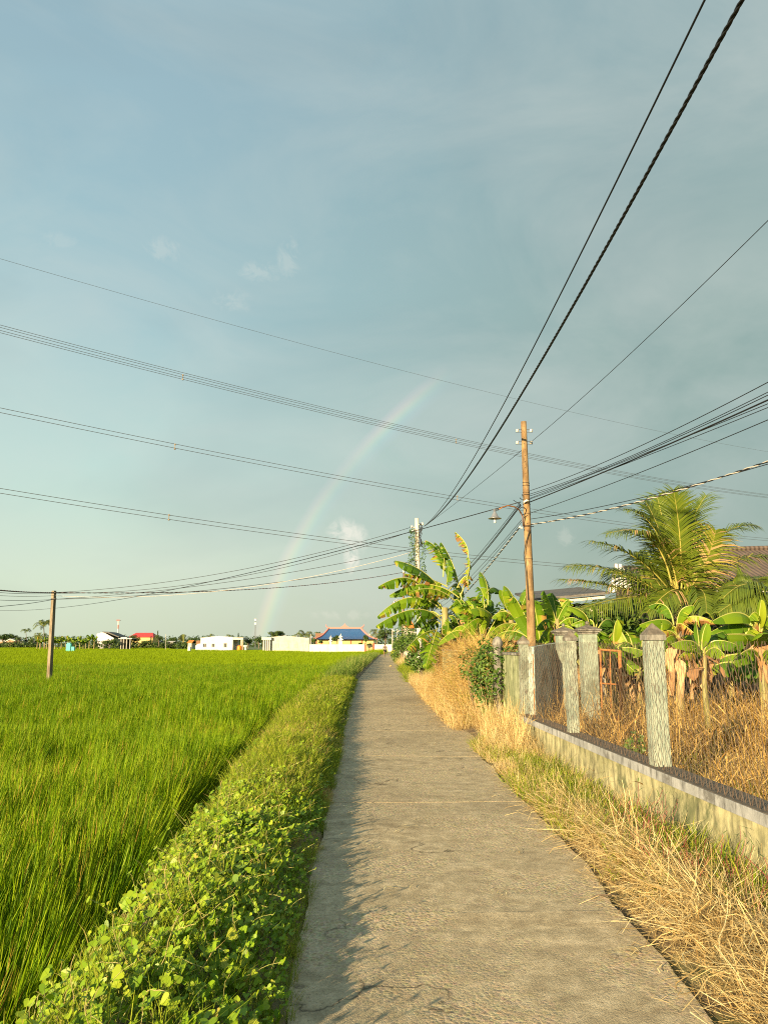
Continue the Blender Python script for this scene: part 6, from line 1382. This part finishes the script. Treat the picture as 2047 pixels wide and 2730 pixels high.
me = bpy.data.meshes.new('rainbow'); me.from_pydata([tuple(v) for v in vs], [], [(i*(mrow+1)+j, i*(mrow+1)+j+1, (i+1)*(mrow+1)+j+1, (i+1)*(mrow+1)+j) for i in range(n) for j in range(mrow)])
me.attributes.new('band', 'FLOAT', 'POINT').data.foreach_set('value', bd); me.attributes.new('fade', 'FLOAT', 'POINT').data.foreach_set('value', fd); me.materials.append(m)
o = bpy.data.objects.new('rainbow', me); col.objects.link(o); tag(o, 'faint rainbow arc rising from behind the white houses into the grey sky', 'rainbow'); o.visible_shadow = True
# ------------------------------------------------------------------ cyclist
YR = 100.0; cx_ = P(1026.5, 1751, YR).x; bz = .02
bk = thing('bicycle', 'bicycle with a dark front basket ridden towards the viewer far down the path', 'bicycle', (cx_, YR, bz))
def T(x, y, z): return Vector((cx_+x, YR+y, bz+z))
for yy, fwd in ((-.52, 1), (.52, 0)):
    b = MB(); pts = [T(0, yy+.29*math.cos(q), .30+.29*math.sin(q)) for q in np.linspace(0, 2*math.pi, 25)]; b.tube(pts, .022, 6, cap=False); wh = b.build('wheel', M['wire'], bk, True)
    b = MB(); b.tube([T(0, yy+.26*math.cos(q), .30+.26*math.sin(q)) for q in np.linspace(0, 2*math.pi, 25)], .010, 4, cap=False)
    for q in np.linspace(0, math.pi, 9)[:-1]: b.tube([T(0, yy+.26*math.cos(q), .3+.26*math.sin(q)), T(0, yy-.26*math.cos(q), .3-.26*math.sin(q))], .003, 3)
    b.build('rim', M['steel'], wh).matrix_parent_inverse = Matrix.Identity(4)
b = MB()
for a, e in (((0,-.52,.30),(0,-.38,.86)), ((0,-.40,.78),(0,.08,.30)), ((0,.08,.30),(0,.22,.80)), ((0,.08,.30),(0,.52,.30)), ((0,.52,.30),(0,.20,.70)), ((0,-.39,.82),(0,.05,.45))): b.tube([T(*a), T(*e)], .018, 6)
b.build('frame', M['roofred'], bk)
b = MB(); b.tube([T(-.28,-.22,.98), T(-.22,-.34,1.0), T(0,-.38,.96), T(.22,-.34,1.0), T(.28,-.22,.98)], .014, 6); b.tube([T(0,-.38,.86), T(0,-.38,.96)], .014, 6); b.build('handlebar', M['steel'], bk)
b = MB(); b.frustum((cx_, YR-.56), .26, .20, .34, .26, bz+.66, bz+.92, 0); b.build('basket', M['dark'], bk)
b = MB(); b.blob(T(0, .24, .84), (.09, .13, .04), 1, .1); b.build('saddle', M['dark'], bk, True)
b = MB(); b.tube([T(-.16, .08+.0, .17), T(-.03, .08, .30), T(.03, .08, .30), T(.16, .08, .44)], .014, 5); b.build('pedals', M['steel'], bk)
M['skin'] = flat('skin', (.36,.20,.13), .6); M['shirt'] = flat('shirt_grey_brown', (.15,.12,.10), .9); M['trousers'] = flat('dark_trousers', (.05,.045,.045), .9); M['hair'] = flat('hair_black', (.015,.012,.010), .6)
def skin_obj(name, chain, edges, mat_, parent, root=0, sub=2):
    me = bpy.data.meshes.new(name); me.from_pydata([tuple(T(*c[:3])) for c in chain], edges, []); me.materials.append(mat_)
    o = bpy.data.objects.new(name, me); col.objects.link(o); o.parent = parent
    if parent is not None and parent.type == 'EMPTY': o.matrix_parent_inverse = Matrix.Translation(-parent.location)
    md = o.modifiers.new('skin', 'SKIN'); md.use_smooth_shade = True
    for v, c in zip(me.skin_vertices[0].data if me.skin_vertices else [], chain): v.radius = (c[3], c[3]*(c[4] if len(c) > 4 else 1))
    return o
def skin(name, chain, edges, mat_, parent, root=0):
    o = skin_obj(name, chain, edges, mat_, parent); bpy.context.view_layer.objects.active = o
    if not o.data.skin_vertices:
        pass
    for i, (v, c) in enumerate(zip(o.data.skin_vertices[0].data, chain)): v.radius = (c[3], c[3]*(c[4] if len(c) > 4 else 1)); v.use_root = i == root
    s = o.modifiers.new('sub', 'SUBSURF'); s.levels = s.render_levels = 1; return o
pr = thing('person', 'cyclist in a grey-brown shirt and dark shorts riding towards the viewer', 'person', (cx_, YR+.2, bz))
ch = [(0,.22,.90,.12,.8), (0,.19,1.05,.115,.75), (0,.13,1.24,.14,.7), (0,.10,1.34,.06), (0,.07,1.41,.075), (0,.06,1.49,.085), (0,.07,1.56,.05)]
ed = [(0,1),(1,2),(2,3),(3,4),(4,5),(5,6)]
for s_ in (-1, 1):
    k = len(ch); ch += [(s_*.17,.12,1.27,.055), (s_*.26,-.02,1.07,.042), (s_*.265,-.19,1.0,.030), (s_*.262,-.24,1.0,.028)]; ed += [(2,k),(k,k+1),(k+1,k+2),(k+2,k+3)]
    f0 = len(ch)
    for q in range(4): ch += [(s_*(.235+.018*q),-.285,1.0,.010), (s_*(.235+.018*q),-.30,.97,.008)]; ed += [(k+3, f0+2*q),(f0+2*q, f0+2*q+1)]
    f0 = len(ch); ch += [(s_*.225,-.25,.985,.011), (s_*.215,-.27,.97,.009)]; ed += [(k+3,f0),(f0,f0+1)]
    f0 = len(ch); fy = .08; zf = .22 if s_ < 0 else .48; ky = -.08
    ch += [(s_*.10,.18,.86,.085), (s_*.13,-.12,.62+.25*(zf-.1),.062), (s_*.12,.08,zf+.06,.040), (s_*.12,-.05,zf,.035), (s_*.12,-.10,zf-.005,.025)]; ed += [(0,f0),(f0,f0+1),(f0+1,f0+2),(f0+2,f0+3),(f0+3,f0+4)]
skin('body', ch, ed, M['skin'], pr)
c2 = [(0,.22,.92,.135,.8), (0,.19,1.05,.132,.78), (0,.13,1.24,.155,.75), (0,.11,1.31,.085)]; e2x = [(0,1),(1,2),(2,3)]
for s_ in (-1, 1): k = len(c2); c2 += [(s_*.18,.12,1.27,.072), (s_*.235,.03,1.14,.060)]; e2x += [(2,k),(k,k+1)]
skin('shirt', c2, e2x, M['shirt'], pr)
c3 = [(0,.23,.90,.13,.85)]; e3 = []
for s_ in (-1, 1):
    zf = .22 if s_ < 0 else .48; k = len(c3); c3 += [(s_*.10,.17,.85,.098), (s_*.13,-.11,.62+.25*(zf-.1),.075), (s_*.125,-.02,.5+.2*(zf-.1),.062)]; e3 += [(0,k),(k,k+1),(k+1,k+2)]
skin('shorts', c3, e3, M['trousers'], pr)
b = MB(); b.blob(T(0, .085, 1.545), (.095, .105, .085), 3, .1, 14, 9); b.build('hair', M['hair'], pr, True)
b = MB()
for s_ in (-1, 1): b.blob(T(s_*.033, -.022, 1.495), (.011, .008, .008), 1, 0, 8, 6)
b.build('eyes', M['hair'], pr, True)
b = MB(); b.blob(T(0, -.03, 1.465), (.014, .022, .022), 1, 0, 8, 6); b.build('nose', M['skin'], pr, True)
